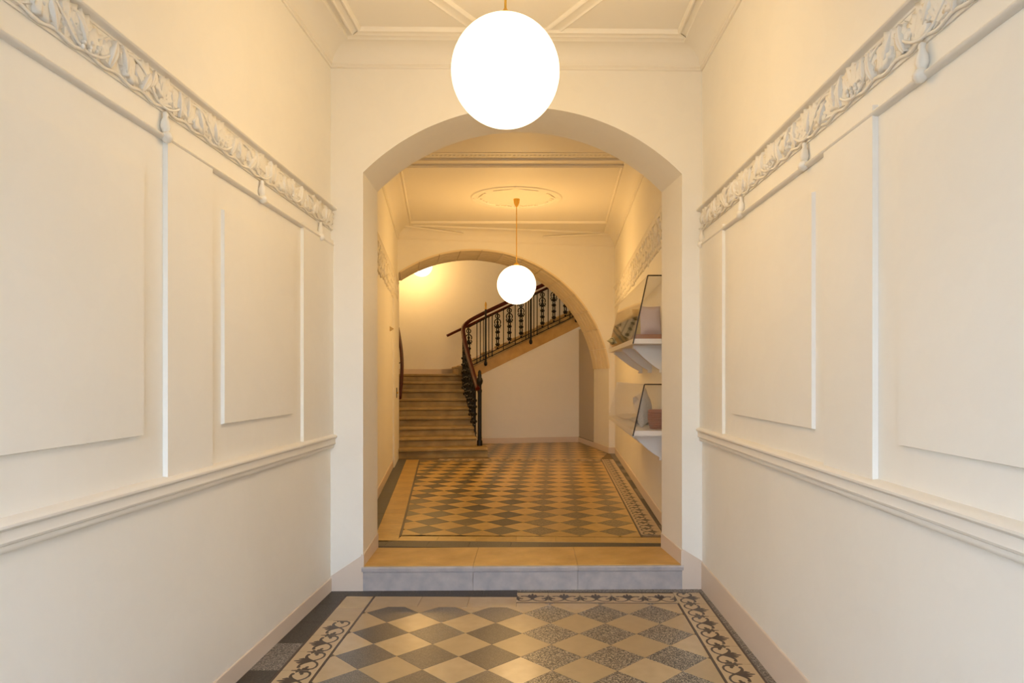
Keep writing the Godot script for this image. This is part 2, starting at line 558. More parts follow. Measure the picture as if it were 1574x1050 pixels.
func build_floors() -> void:
	# vestibule floor
	var mb := MB.new()
	plan(mb, [Vector2(-1.75, -0.9), Vector2(1.4, -0.9), Vector2(1.4, 4.5), Vector2(-1.75, 4.5)], -0.12, -0.004)
	var fl := put("floor", mb, M.grout)
	fl.set_meta("kind", "structure")
	var f := func(s, t): return lattice_pt(Vector2(0, 3.5), 0.0144, s, t)
	var t_front := -0.45
	var reg := PackedVector2Array([f.call(-0.957, t_front), f.call(0.864, t_front), f.call(0.864, 4.044), f.call(-0.09, 4.044), f.call(-0.09, 3.965), f.call(-0.957, 3.965)])
	diamonds(fl, f, -0.789, 3.566, -1, 6, -13, 2, 0.0, reg, 3)
	band(fl, f, 0.865, 0.877, t_front, 4.044, true, 0.66, 0.0, "line_tile", [M.line_tile])
	band(fl, f, 0.877, 1.042, 4.255 - 22 * 0.2115, 4.255, true, 0.2115, 0.0, "scroll_tile", [M.scroll_tile], 1)
	band(fl, f, 1.042, 1.052, t_front, 4.262, true, 0.66, 0.0, "line_tile", [M.line_tile])
	band(fl, f, 1.052, 1.10, t_front, 4.32, true, 0.3, 0.0, "border_tile", [M.strip_grey])
	band(fl, f, -0.969, -0.957, t_front, 4.15, true, 0.66, 0.0, "line_tile", [M.line_tile])
	band(fl, f, -1.134, -0.969, 3.735 - 19 * 0.2115, 3.735, true, 0.2115, 0.0, "scroll_tile", [M.scroll_tile], -1)
	band(fl, f, -1.134, -0.969, 3.735, 4.15, true, 0.21, 0.0, "light_tile", [M.tile_light_0, M.tile_light_1])
	band(fl, f, -1.146, -1.134, t_front, 4.15, true, 0.66, 0.0, "line_tile", [M.line_tile])
	band(fl, f, -1.30, -1.146, 3.42, 4.30, true, 0.29, 0.0, "border_tile", [M.strip_dark])
	band(fl, f, -1.36, -1.146, 3.10, 3.42, true, 0.32, 0.0, "border_tile", [M.strip_grey])
	band(fl, f, -1.44, -1.146, t_front, 3.10, true, 0.3, 0.0, "border_tile", [M.strip_dark])
	# far edge of the vestibule floor
	band(fl, f, -0.957, -0.09, 3.965, 4.15, false, 0.29, 0.0, "light_tile", [M.tile_light_0, M.tile_light_1])
	band(fl, f, -1.146, -0.09, 4.15, 4.30, false, 0.21, 0.0, "border_tile", [M.strip_dark])
	band(fl, f, -0.09, 0.865, 4.045, 4.055, false, 0.48, 0.0, "line_tile", [M.line_tile])
	band(fl, f, 0.877 - 0.97, 0.877, 4.055, 4.235, false, 0.2115, 0.0, "scroll_tile", [M.scroll_tile], 1)
	band(fl, f, -0.09, 1.042, 4.245, 4.253, false, 0.5, 0.0, "line_tile", [M.line_tile])
	band(fl, f, -0.09, 1.052, 4.255, 4.33, false, 0.23, 0.0, "border_tile", [M.strip_grey])
	# inner hall floor
	mb = MB.new()
	plan(mb, [Vector2(-1.6, 4.735), Vector2(1.3, 4.735), Vector2(1.75, 10.45), L2(3.75, 0.3), L2(3.75, 2.0), L2(-0.3, 2.0), L2(-0.3, 0.0)], -0.1, UP_FLOOR - 0.004)
	var f2 := put("floor", mb, M.grout)
	f2.set_meta("kind", "structure")
	var g := func(s, t): return lattice_pt(Vector2(0, 5.25), 0.0402, s, t)
	var y := UP_FLOOR
	var line := func(x0, t): return x0 - 0.132 * (t - 5.06)
	# main field, its left edge following the left wall
	var field := PackedVector2Array([Vector2(line.call(-0.958, 5.07), 5.07), g.call(0.828, 5.083), g.call(0.828, 9.52), Vector2(line.call(-0.958, 9.58), 9.58)])
	diamonds(f2, g, -0.817, 5.251, -4, 6, -1, 15, y, field, 3, "hall_light_%d")
	for k in 8:
		var za := 5.07 + k * 0.56
		var zb := minf(za + 0.56, 9.58)
		tile(f2, "line_tile", PackedVector2Array([Vector2(line.call(-0.975, za), za), Vector2(line.call(-0.959, za), za), Vector2(line.call(-0.959, zb), zb), Vector2(line.call(-0.975, zb), zb)]), y, M.line_tile)
	for k in 24:
		var za := 4.905 + k * 0.2
		var zb := za + 0.2
		tile(f2, "light_tile", PackedVector2Array([Vector2(line.call(-1.155, za), za), Vector2(line.call(-0.976, za), za), Vector2(line.call(-0.976, zb), zb), Vector2(line.call(-1.155, zb), zb)]), y, M["hall_light_%d" % (k % 2)])
		tile(f2, "border_tile", PackedVector2Array([Vector2(line.call(-1.34, za), za), Vector2(line.call(-1.156, za), za), Vector2(line.call(-1.156, zb), zb), Vector2(line.call(-1.34, zb), zb)]), y, M.strip_dark)
	band(f2, g, -0.955, 0.828, 5.066, 5.076, false, 0.6, y, "line_tile", [M.line_tile])
	band(f2, g, -0.955, 1.06, 4.90, 5.064, false, 0.29, y, "light_tile", [M.hall_light_0, M.hall_light_1])
	band(f2, g, -1.30, 1.06, 4.72, 4.898, false, 0.29, y, "border_tile", [M.strip_dark])
	band(f2, g, 0.829, 0.841, 5.07, 9.9, true, 0.6, y, "line_tile", [M.line_tile])
	band(f2, g, 0.841, 1.008, 5.15, 5.15 + 22 * 0.2115, true, 0.2115, y, "scroll_tile", [M.scroll_tile], 1)
	band(f2, g, 1.008, 1.018, 5.07, 10.3, true, 0.6, y, "line_tile", [M.line_tile])
	band(f2, g, 1.018, 1.13, 4.9, 10.5, true, 0.3, y, "border_tile", [M.strip_dark, M.strip_grey])
	band(f2, g, -1.49, 0.829, 9.585, 9.77, false, 0.2115, y, "scroll_tile", [M.scroll_tile], 1)
	band(f2, g, -0.5, 0.829, 9.775, 9.79, false, 0.66, y, "line_tile", [M.line_tile])
	# floor beyond the border, beside the stair
	var back := PackedVector2Array([g.call(-0.75, 9.795), g.call(0.828, 9.795), L2(3.18, 0.02), L2(3.18, 1.84), L2(1.12, 1.84)])
	diamonds(f2, g, -0.817, 5.251, -3, 6, 15, 25, y, back, 3, "hall_light_%d")
	# the step between the two floors
	var sill := struct_node("trim_1")
	var cuts := [-1.058, -0.36, 0.30, 0.970]
	for i in 3:
		mb = MB.new()
		var a: float = cuts[i] + (0.001 if i else 0.0)
		var b: float = cuts[i + 1] - (0.001 if i < 2 else 0.0)
		var za := archz(a) - 0.004
		var zb := archz(b) - 0.004
		var pa: Array = []
		var pb: Array = []
		for q in [[0.0, -0.004], [0.0, 0.112], [0.004, 0.117], [-0.006, 0.121], [-0.008, 0.142], [-0.003, 0.150], [0.006, 0.151], [0.022, 0.1515], [0.46, 0.1515], [0.46, -0.004]]:
			pa.append(P(a, q[1], za + q[0]))
			pb.append(P(b, q[1], zb + q[0]))
		mb.loft(pa, pb)
		put("step_slab", mb, M.sill_marble, sill)
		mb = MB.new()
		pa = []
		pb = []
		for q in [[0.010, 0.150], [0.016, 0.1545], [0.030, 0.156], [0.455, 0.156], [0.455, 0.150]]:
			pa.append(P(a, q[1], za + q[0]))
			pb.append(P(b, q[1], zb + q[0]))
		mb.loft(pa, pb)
		put("worn_lamplit_tread", mb, M.tread_stone, sill)  # same slab; its yellow is part wear, part painted warm lamplight

# ---------------------------------------------------------------- walls
func arc_pts(cx: float, cy: float, r: float, a0: float, a1: float, n: int) -> Array:
	var o: Array = []
	for i in n + 1:
		var w := lerpf(a0, a1, float(i) / n)
		o.append(Vector2(cx + cos(w) * r, cy + sin(w) * r))
	return o

func near_arch(jl: float, jr: float) -> Array:      # opening outline, left foot to right foot
	var spring := 2.63
	var half := (jr - jl) * 0.5
	var rise := 3.047 - spring
	var r := (half * half + rise * rise) / (2.0 * rise)
	var cx := (jl + jr) * 0.5
	var w := asin(half / r)
	var o: Array = [Vector2(jl, -0.1)]
	o.append_array(arc_pts(cx, 3.047 - r, r, PI / 2 + w, PI / 2 - w, 56))
	o.append(Vector2(jr, -0.1))
	return o

func trim_run(called: String, profile: Array, p0: Vector2, p1: Vector2, nrm: Vector2, y: float, m: Material, parent: Node, smooth := true, rise := 0.0) -> MeshInstance3D:
	# profile: [out from the wall, height] pairs, closed outline
	var a: Array = []
	var b: Array = []
	for q in profile:
		a.append(P(p0.x + nrm.x * q[0], y + rise + q[1], p0.y + nrm.y * q[0]))
		b.append(P(p1.x + nrm.x * q[0], y + q[1], p1.y + nrm.y * q[0]))
	var mb := MB.new()
	mb.loft(a, b, true, smooth)
	return put(called, mb, m, parent)

func half_round(w: float, h: float, n := 8) -> Array:    # bulging strip of height h, standing w off the wall
	var o: Array = [[-0.004, -h / 2]]
	for i in n + 1:
		var t := PI * i / n - PI / 2
		o.append([cos(t) * w, sin(t) * h / 2])
	o.append([-0.004, h / 2])
	return o

func build_near_walls() -> void:
	var top := 3.62
	var mb := MB.new()
	plan(mb, [Vector2(xl(-0.8), -0.8), Vector2(xl(4.5), 4.5), Vector2(-1.5, 4.5), Vector2(-1.75, -0.8)], -0.12, top)
	var wl := put("wall_left", mb, M.wall_paint)
	wl.set_meta("kind", "structure")
	mb = MB.new()
	plan(mb, [Vector2(1.09, -0.8), Vector2(1.09, 4.5), Vector2(1.4, 4.5), Vector2(1.4, -0.8)], -0.12, top)
	var wr := put("wall_right", mb, M.wall_paint)
	wr.set_meta("kind", "structure")
	# the wall with the arch
	mb = MB.new()
	var fa: Array = []
	var fb: Array = []
	for p in near_arch(-1.05, 0.962):
		fa.append(P(p.x, p.y, archz(p.x)))
	for p in near_arch(-1.064, 0.916):
		fb.append(P(p.x, p.y, 4.735))
	for q in [[1.35, -0.1], [1.35, top], [-1.55, top], [-1.55, -0.1]]:
		fa.append(P(q[0], q[1], archz(q[0])))
		fb.append(P(q[0], q[1], 4.735))
	mb.loft(fa, fb, true, true)
	var wa := put("wall_middle", mb, M.wall_paint)
	wa.set_meta("kind", "structure")
	# wall behind the camera with the entrance
	mb = MB.new()
	var en: Array = [[-1.8, -0.12], [-1.24, -0.12], [-1.24, 2.72], [0.36, 2.72], [0.36, -0.12], [1.4, -0.12], [1.4, top], [-1.8, top]]
	var ea: Array = []
	var eb: Array = []
	for q in en:
		ea.append(P(q[0], q[1], -0.5))
		eb.append(P(q[0], q[1], -0.8))
	mb.loft(ea, eb)
	put("wall_back", mb, M.wall_paint).set_meta("kind", "structure")
	var door := struct_node("door_1")
	mb = MB.new()
	for s in [[-1.20, 0.08], [-0.44, 0.08], [0.32, 0.08]]:
		mb.box(P(s[0], 1.36, -0.72), Vector3(s[1], 2.72, 0.06), 0.004)
	for h in [0.30, 2.1, 2.68]:
		mb.box(P(-0.44, h, -0.72), Vector3(1.44, 0.08, 0.05), 0.004)
	put("door_frame", mb, M.door_wood, door)
	for s in [-1, 1]:
		mb = MB.new()
		mb.box(P(-0.44 + s * 0.38, 0.14, -0.72), Vector3(0.68, 0.24, 0.04), 0.004)
		put("door_panel", mb, M.door_wood, door)
		for h in [[1.2, 1.72], [2.39, 0.50]]:
			mb = MB.new()
			mb.box(P(-0.44 + s * 0.38, h[0], -0.72), Vector3(0.68, h[1], 0.006))
			put("pane", mb, M.pane, door)
	mb = MB.new()
	mb.box(P(0, -0.17, -5.9), Vector3(24, 0.1, 10))
	put("trim_2", mb, M.pavement).set_meta("kind", "structure")   # pavement outside
	# raised panels and pilasters
	for side in 2:
		var wall := wl if side == 0 else wr
		var fx := func(z): return xl(z) if side == 0 else 1.09
		var sg := 1.0 if side == 0 else -1.0
		var fields: Array
		var pil: Array
		if side == 0:
			fields = [[0.2, 1.36], [1.56, 2.321], [2.87, 3.636]]
			pil = [[1.24, 1.46], [2.449, 2.774], [3.764, 4.30]]
		else:
			fields = [[-0.3, 0.85], [1.03, 1.997], [2.594, 3.64]]
			pil = [[2.129, 2.49], [3.80, 4.34]]
		for q in fields:
			mb = MB.new()
			var c := 0.014 * sg
			var y0 := 1.143
			var y1 := 2.058
			var e := 0.006
			var back: Array = [P(fx.call(q[0]), y0, q[0]), P(fx.call(q[1]), y0, q[1]), P(fx.call(q[1]), y1, q[1]), P(fx.call(q[0]), y1, q[0])]
			var front: Array = [P(fx.call(q[0]) + c, y0 + e, q[0] + e), P(fx.call(q[1]) + c, y0 + e, q[1] - e), P(fx.call(q[1]) + c, y1 - e, q[1] - e), P(fx.call(q[0]) + c, y1 - e, q[0] + e)]
			for k in 4:
				back[k].x -= 0.01 * sg
			mb.loft(back, front)
			put("wall_panel", mb, M.wall_paint, wall)
		for q in pil:
			mb = MB.new()
			var c := 0.017 * sg
			var y0 := 0.95
			var y1 := 2.2
			var e := 0.003
			var back: Array = [P(fx.call(q[0]) - 0.01 * sg, y0, q[0]), P(fx.call(q[1]) - 0.01 * sg, y0, q[1]), P(fx.call(q[1]) - 0.01 * sg, y1, q[1]), P(fx.call(q[0]) - 0.01 * sg, y1, q[0])]
			var front: Array = [P(fx.call(q[0]) + c, y0, q[0] + e), P(fx.call(q[1]) + c, y0, q[1] - e), P(fx.call(q[1]) + c, y1, q[1] - e), P(fx.call(q[0]) + c, y1, q[0] + e)]
			mb.loft(back, front)
			put("pilaster", mb, M.wall_paint, wall)
	# chair rails, bars, friezes
	var rail := [[-0.005, 0.0], [0.014, 0.0], [0.018, 0.004], [0.020, 0.012], [0.018, 0.019], [0.022, 0.022], [0.028, 0.024], [0.031, 0.031], [0.029, 0.037], [0.030, 0.060], [0.036, 0.063], [0.041, 0.069], [0.041, 0.076], [0.034, 0.082], [0.018, 0.087], [-0.005, 0.090]]
	var nl := Vector2(1, 0.04).normalized()
	var t3 := struct_node("trim_3")
	trim_run("chair_rail", rail, Vector2(xl(-0.5), -0.5), Vector2(xl(4.275), 4.275), nl, EYE - 0.452, M.stucco, t3)
	var t4 := struct_node("trim_4")
	trim_run("chair_rail", rail, Vector2(1.09, -0.5), Vector2(1.09, 4.312), Vector2(-1, 0), EYE - 0.412, M.stucco, t4)
	frieze("trim_5", -0.5, 4.27, true, EYE + 1.048, 2.44, 0.02)
	frieze("trim_6", -0.5, 4.305, false, EYE + 1.051, 1.865, 0.0)
	# painted skirting
	mb = MB.new()
	var a: Array = []
	var b: Array = []
	for q in [[-0.005, 0.0], [0.007, 0.0], [0.007, 0.081], [0.004, 0.085], [-0.005, 0.085]]:
		a.append(P(xl(-0.5) + q[0], q[1], -0.5))
		b.append(P(xl(4.27) + q[0], q[1], 4.27))
	mb.loft(a, b)
	put("baseboard_left", mb, M.skirting_paint).set_meta("kind", "structure")
	mb = MB.new()
	a = []
	b = []
	for q in [[0.005, 0.0], [-0.007, 0.0], [-0.007, 0.13], [-0.004, 0.134], [0.005, 0.134]]:
		a.append(P(1.09 + q[0], q[1], -0.5))
		b.append(P(1.09 + q[0], q[1] * 1.28, 4.31))
	mb.loft(a, b)
	put("baseboard_right", mb, M.skirting_paint).set_meta("kind", "structure")
	var bm := struct_node("baseboard_middle")
	for s in [[-1.258, -1.05, 0.09, 0.228], [1.10, 0.962, 0.172, 0.255]]:
		mb = MB.new()
		var x0: float = s[0]
		var x1: float = s[1]
		var e := 0.006
		var fr: Array = [P(x0, 0.0, archz(x0) - e), P(x1, 0.0, archz(x1) - e), P(x1, s[3], archz(x1) - e), P(x0, s[2], archz(x0) - e)]
		var bk: Array = []
		for p in fr:
			bk.append(p + Vector3(0, 0, -0.012))
		mb.loft(fr, bk)
		put("skirting_panel", mb, M.skirting_paint, bm)
	for s in [[-1.05, -1.064, 1.0, 0.228, 0.258], [0.962, 0.916, -1.0, 0.245, 0.258]]:
		mb = MB.new()
		var z0 := archz(s[0])
		var o: float = s[2] * 0.006
		var fr: Array = [P(s[0] + o, 0.15, z0 - 0.006), P(s[1] + o, 0.15, 4.735), P(s[1] + o, s[4], 4.735), P(s[0] + o, s[3], z0 - 0.006)]
		var bk: Array = []
		for p in fr:
			bk.append(p - Vector3(o * 3.0, 0, 0))
		mb.loft(fr, bk)
		put("skirting_panel", mb, M.skirting_paint, bm)

# leaf of the frieze: stands in the xy plane, root at the origin, one unit long, bulging to +z
func leaf_mesh(kind: int) -> ArrayMesh:
	var key := "leaf%d" % kind
	if mesh_cache.has(key):
		return mesh_cache[key]
	var mb := MB.new()
	var rows: Array = []
	var nr := 6
	var nc := 14 if kind < 2 else 8
	for r in nr + 2:
		var row: Array = []
		for c in nc + 1:
			var q := float(c) / nc * 2.0 - 1.0
			var p: Vector3
			var rr := minf(float(r) / nr, 1.0)
			if kind < 2:        # fan with ribs
				var th: float = q * [0.72, 0.98][kind]
				var len: float = 1.0 - 0.16 * q * q + 0.045 * cos(q * 12.0)
				var z := 0.10 * sin(rr * PI * 0.62) * (1.0 - 0.55 * q * q) + 0.042 * rr * cos(q * 15.0)
				p = Vector3(sin(th) * rr * len, cos(th) * rr * len, z)
			else:               # folded bud
				var w := 0.20 * pow(sin(PI * (0.08 + 0.9 * rr)), 0.8)
				p = Vector3(q * w + 0.10 * rr * rr, rr, 0.17 * sin(rr * PI * 0.8 + 0.2) * sqrt(maxf(0.0, 1.0 - q * q * 0.9)) - 0.07 * exp(-q * q * 40.0))
			if r == nr + 1 or c == 0 or c == nc:
				p.z = -0.14
			row.append(p)
		rows.append(row)
	mb.skin(rows, false)
	# make sure the bulging side is the front
	for i in mb.n.size():
		if mb.n[i].z < 0.0:
			mb.n[i] = -mb.n[i]
	var fixed := MB.new()
	for i in range(0, mb.v.size(), 3):
		fixed.tri(mb.v[i], mb.v[i + 1], mb.v[i + 2], mb.n[i], mb.n[i + 1], mb.n[i + 2])
	mesh_cache[key] = fixed.mesh(M.stucco)
	return mesh_cache[key]

func frieze(called: String, z0: float, z1: float, left: bool, ytop: float, drop0: float, slope: float) -> void:
	var rise := slope * (z1 - z0)      # the old wall's mouldings climb a little towards the entrance
	var t := struct_node(called)
	var fx := func(z): return xl(z) if left else 1.09
	var nrm := Vector2(1, 0.04).normalized() if left else Vector2(-1, 0)
	var p0 := Vector2(fx.call(z0), z0)
	var p1 := Vector2(fx.call(z1), z1)
	# crowning moulding
	trim_run("crown_moulding", [[-0.005, -0.020], [0.010, -0.020], [0.012, -0.014], [0.018, -0.011], [0.032, -0.009], [0.036, -0.007], [0.039, -0.002], [0.038, 0.003], [0.030, 0.006], [-0.005, 0.007]], p0, p1, nrm, ytop, M.stucco, t, true, rise)
	var yb := ytop - 0.137       # lower edge of the relief
	trim_run("backing", [[-0.005, 0.0], [0.006, 0.0], [0.007, 0.004], [0.007, 0.122], [-0.005, 0.122]], p0, p1, nrm, yb, M.stucco, t, true, rise)
	# bar below
	var bar := half_round(0.023, 0.021, 8)
	trim_run("bar", bar, p0, p1, nrm, yb - 0.090, M.stucco, t, true, rise)
	# relief: wavy stem, leaves, buds, berries; drops down to the bar
	var dir := (p1 - p0).normalized()
	var vis := 1.05              # relief only where it can come into view
	var at := func(z: float, h: float, o: float) -> Vector3:
		return P(fx.call(z) + nrm.x * o, yb + slope * (z1 - z) + h, z + nrm.y * o)
	var X3 := Vector3(dir.x, 0, -dir.y)
	var N3 := Vector3(nrm.x, 0, -nrm.y)
	if not left:
		X3 = -X3
	var r := RandomNumberGenerator.new()
	r.seed = 77 if left else 78
	var per := 0.40
	var k0 := int(floor((vis - drop0) / per))
	var k1 := int(floor((z1 - 0.02 - drop0) / per))
	for k in range(k0, k1 + 1):
		var za := drop0 + k * per
		var path: Array = []
		for i in 21:
			var q := float(i) / 20
			var z := za + q * per
			if z < z1 - 0.005 and z > vis:
				path.append(at.call(z, 0.010 + 0.006 * cos(q * TAU * 3.0) , 0.012))
		if path.size() > 2:
			var mb := MB.new()
			mb.tube(path, 0.0055, 6)
			put("border_stem", mb, M.stucco, t)
		path = []
		for i in 25:
			var q := float(i) / 24
			var z := za + q * per
			if z < z1 - 0.005 and z > vis:
				path.append(at.call(z, 0.058 - 0.046 * cos(q * TAU), 0.018 + 0.004 * sin(q * TAU * 2.0)))
		if path.size() > 2:
			var mb := MB.new()
			mb.tube(path, 0.0048, 6)
			put("vine", mb, M.stucco, t)
		# [place along the period, height, turn, length, kind, out]
		var set_of := [
			[0.00, 0.012, 4.0, 0.112, 0, 0.010], [0.10, 0.118, 168.0, 0.080, 1, 0.009], [0.13, 0.010, 32.0, 0.092, 1, 0.013],
			[0.22, 0.016, -14.0, 0.098, 2, 0.020], [0.26, 0.118, 150.0, 0.092, 0, 0.010], [0.33, 0.010, 38.0, 0.100, 0, 0.012],
			[0.40, 0.118, 196.0, 0.084, 2, 0.019], [0.45, 0.012, -8.0, 0.104, 1, 0.009], [0.54, 0.116, 162.0, 0.096, 0, 0.013],
			[0.58, 0.010, 24.0, 0.094, 1, 0.012], [0.66, 0.014, -26.0, 0.088, 2, 0.021], [0.70, 0.118, 206.0, 0.090, 1, 0.010],
			[0.78, 0.010, 16.0, 0.106, 0, 0.012], [0.86, 0.118, 158.0, 0.088, 2, 0.018], [0.90, 0.012, -34.0, 0.096, 0, 0.010], [0.96, 0.118, 186.0, 0.074, 1, 0.013]]
		for q in set_of:
			var z: float = za + (q[0] + r.randf_range(-0.015, 0.015)) * per
			if z > z1 - 0.05 or z < vis:
				continue
			var turn := deg_to_rad(q[2] + r.randf_range(-14, 14)) * (1.0 if k % 2 == 0 else -1.0)
			var lf := MeshInstance3D.new()
			lf.name = numbered("leaf", t)
			lf.mesh = leaf_mesh(q[4])
			var sc: float = q[3] * 1.04 * r.randf_range(0.92, 1.06)
			var y3 := (Vector3.UP * cos(turn) + X3 * sin(turn))
			var x3 := y3.cross(N3).normalized()
			lf.transform = Transform3D(Basis(x3 * sc, y3 * sc, N3 * sc), at.call(z, q[1] * 1.0, q[5] * 0.8))
			t.add_child(lf, true)
		if k % 2 == 0:
			if za < vis or za > z1 - 0.03:
				continue
			# drop: a leaf-shaped pendant ending in a knob on the bar
			var mb := MB.new()
			mb.lathe([[0.002, 0.0], [0.013, 0.010], [0.018, 0.026], [0.016, 0.044], [0.009, 0.062], [0.010, 0.078], [0.003, 0.084]], at.call(za, -0.082, 0.015), 10)
			mb.lathe([[0.001, -0.020], [0.012, -0.016], [0.020, -0.004], [0.021, 0.006], [0.014, 0.018], [0.001, 0.024]], at.call(za, -0.092, 0.020), 10)
			put("drop", mb, M.stucco, t)
		else:
			if za < vis or za > z1 - 0.06:
				continue
			var mb := MB.new()
			for i in 9:
				mb.ball(at.call(za + 0.028 * (i % 3) - 0.03 + 0.006 * (i / 3), 0.018 + 0.015 * (i / 3), 0.018), 0.0085, 6)
			put("berry_cluster", mb, M.stucco, t)

# ---------------------------------------------------------------- ceilings
func frame_piece(mb: MB, a0: Vector3, b0: Vector3, inward: Vector3, prof: Array, m0: float, m1: float) -> void:
	# prof: [in, down]; m0, m1 how far the ends are cut back per metre of "in" (mitre)
	var d := (b0 - a0).normalized()
	var a: Array = []
	var b: Array = []
	for q in prof:
		a.append(a0 + inward * q[0] + Vector3.DOWN * q[1] + d * q[0] * m0)
		b.append(b0 + inward * q[0] + Vector3.DOWN * q[1] - d * q[0] * m1)
	mb.loft(a, b, true, true)

func poly_frame(t: Node, called: String, pts: Array, y: float, prof: Array, m: Material) -> void:
	var k := pts.size()
	var c := Vector2.ZERO
	for p in pts:
		c += p / k
	for i in k:
		var p: Vector2 = pts[i]
		var q: Vector2 = pts[(i + 1) % k]
		var pp: Vector2 = pts[(i + k - 1) % k]
		var qq: Vector2 = pts[(i + 2) % k]
		var d := (q - p).normalized()
		var inn := Vector2(-d.y, d.x)
		if inn.dot(c - p) < 0:
			inn = -inn
		var wa: float = absf((pp - p).angle_to(d))
		var wb: float = absf((qq - q).angle_to(-d))
		var mb := MB.new()
		frame_piece(mb, P(p.x, y, p.y), P(q.x, y, q.y), P(inn.x, 0, inn.y), prof, 1.0 / tan(wa / 2), 1.0 / tan(wb / 2))
		put(called, mb, m, t)

func build_ceilings() -> void:
	var y := 3.412
	var mb := MB.new()
	mb.box(P(-0.15, y + 0.1, 1.85), Vector3(3.1, 0.2, 5.5))
	var ce := put("ceiling", mb, M.stucco)
	ce.set_meta("kind", "structure")
	var t := struct_node("trim_7")
	# cove with a lower bead
	var cove: Array = [[-0.01, 0.012], [-0.01, -0.010], [0.010, -0.010], [0.014, -0.004], [0.012, 0.003], [0.012, 0.008]]
	for i in 9:
		var w := PI / 2 * i / 8
		cove.append([0.018 + 0.112 * (1.0 - cos(w)), 0.012 + 0.088 * sin(w)])
	cove.append_array([[0.148, 0.100], [0.152, 0.106], [0.152, 0.130], [-0.01, 0.130]])
	var yc := 3.292
	trim_run("cornice", cove, Vector2(-1.3, archz(-1.3)), Vector2(1.12, archz(1.12)), Vector2(0.018, -1).normalized(), yc, M.stucco, t)
	trim_run("cornice", cove, Vector2(xl(-0.5), -0.5), Vector2(xl(4.27), 4.27), Vector2(1, 0.04), yc, M.stucco, t)
	trim_run("cornice", cove, Vector2(1.09, -0.5), Vector2(1.09, 4.31), Vector2(-1, 0), yc, M.stucco, t)
	trim_run("cornice", cove, Vector2(-1.45, -0.5), Vector2(1.12, -0.5), Vector2(0, 1), yc, M.stucco, t)
	# big mouldings: an outer frame and two crossing bands that form a lozenge round the lamp
	var prof := [[0.0, -0.005], [0.0, 0.014], [0.004, 0.019], [0.012, 0.020], [0.018, 0.014], [0.022, 0.012], [0.050, 0.012], [0.055, 0.017], [0.060, 0.024], [0.068, 0.025], [0.074, 0.018], [0.078, 0.006], [0.078, -0.005]]
	poly_frame(t, "ceiling_moulding", [Vector2(-1.075, 4.085), Vector2(0.955, 4.12), Vector2(0.955, 1.55), Vector2(-1.16, 1.55)], y, prof, M.stucco)
	var side_prof := [[-0.046, -0.005], [-0.046, 0.006], [-0.041, 0.016], [-0.033, 0.020], [-0.026, 0.013], [-0.022, 0.011], [0.022, 0.011], [0.026, 0.013], [0.033, 0.020], [0.041, 0.016], [0.046, 0.006], [0.046, -0.005]]
	for s in [[Vector2(-0.30, 4.03), Vector2(-1.05, 2.85)], [Vector2(0.13, 4.05), Vector2(0.89, 2.85)], [Vector2(-1.05, 2.85), Vector2(-0.30, 1.63)], [Vector2(0.89, 2.85), Vector2(0.13, 1.63)]]:
		mb = MB.new()
		var d: Vector2 = (s[1] - s[0]).normalized()
		frame_piece(mb, P(s[0].x, y, s[0].y), P(s[1].x, y, s[1].y), P(-d.y, 0, d.x), side_prof, 0.0, 0.0)
		put("ceiling_moulding", mb, M.stucco, t)
	# inner hall
	y = 3.525
	mb = MB.new()
	plan(mb, [Vector2(-1.6, 4.6), Vector2(1.4, 4.6), Vector2(1.6, 10.6), Vector2(-2.3, 10.2)], y, y + 0.2)
	put("ceiling", mb, M.stucco).set_meta("kind", "structure")
	t = struct_node("trim_8")
	var big: Array = [[-0.01, 0.0], [0.012, 0.0], [0.016, 0.010], [0.014, 0.018]]
	for i in 9:
		var w := PI / 2 * i / 8
		big.append([0.02 + 0.15 * (1.0 - cos(w)), 0.022 + 0.14 * sin(w)])
	big.append_array([[0.18, 0.166], [0.182, 0.20], [-0.01, 0.20]])
	var nl := Vector2(1, 0.135).normalized()
	var nr := Vector2(-1, 0.0477).normalized()
	trim_run("cornice", big, Vector2(fxl(4.7), 4.7), Vector2(fxl(9.95), 9.95), nl, y - 0.185, M.stucco, t)
	trim_run("cornice", big, Vector2(fxr(4.7), 4.7), Vector2(fxr(10.5), 10.5), nr, y - 0.185, M.stucco, t)
	trim_run("cornice", big, L2(-0.05, 0.0), L2(3.32, 0.0), Vector2(sin(FA), -cos(FA)), y - 0.185, M.stucco, t)
	var fp := [[0.0, -0.005], [0.0, 0.016], [0.006, 0.022], [0.016, 0.022], [0.022, 0.014], [0.040, 0.012], [0.046, 0.020], [0.056, 0.022], [0.064, 0.016], [0.068, -0.005]]
	poly_frame(t, "ceiling_moulding", [Vector2(fxl(9.62) + 0.15, 9.62), Vector2(fxr(9.62) - 0.14, 9.62), Vector2(fxr(6.98) - 0.14, 6.98), Vector2(fxl(6.98) + 0.15, 6.98)], y, fp, M.stucco)
	# beam-like moulding across, with a row of dentils
	mb = MB.new()
	mb.box(P(-0.22, y + 0.003, 6.72), Vector3(2.62, 0.016, 0.22), 0.006)
	mb.box(P(-0.22, y - 0.008, 6.80), Vector3(2.62, 0.034, 0.05), 0.012)
	put("ceiling_moulding", mb, M.stucco, t)
	mb = MB.new()
	for i in 60:
		mb.box(P(-1.46 + i * 0.042, y - 0.006, 6.70), Vector3(0.024, 0.008, 0.05), 0.002)
	put("dentil_row", mb, M.stucco, t, "stuff")
	# slanting strips on the cove before the stair arch
	for s in [[0.05, 0.95], [3.2, 2.15]]:
		mb = MB.new()
		var a := L(s[0], y - 0.020, -0.20)
		var b := L(s[1], y - 0.085, -0.075)
		mb.tube([a, b], [0.020, 0.016], 6)
		put("ceiling_moulding", mb, M.stucco, t)
	# ceiling rosette
	t = struct_node("trim_9")
	var c := P(-0.168, y, 8.30)
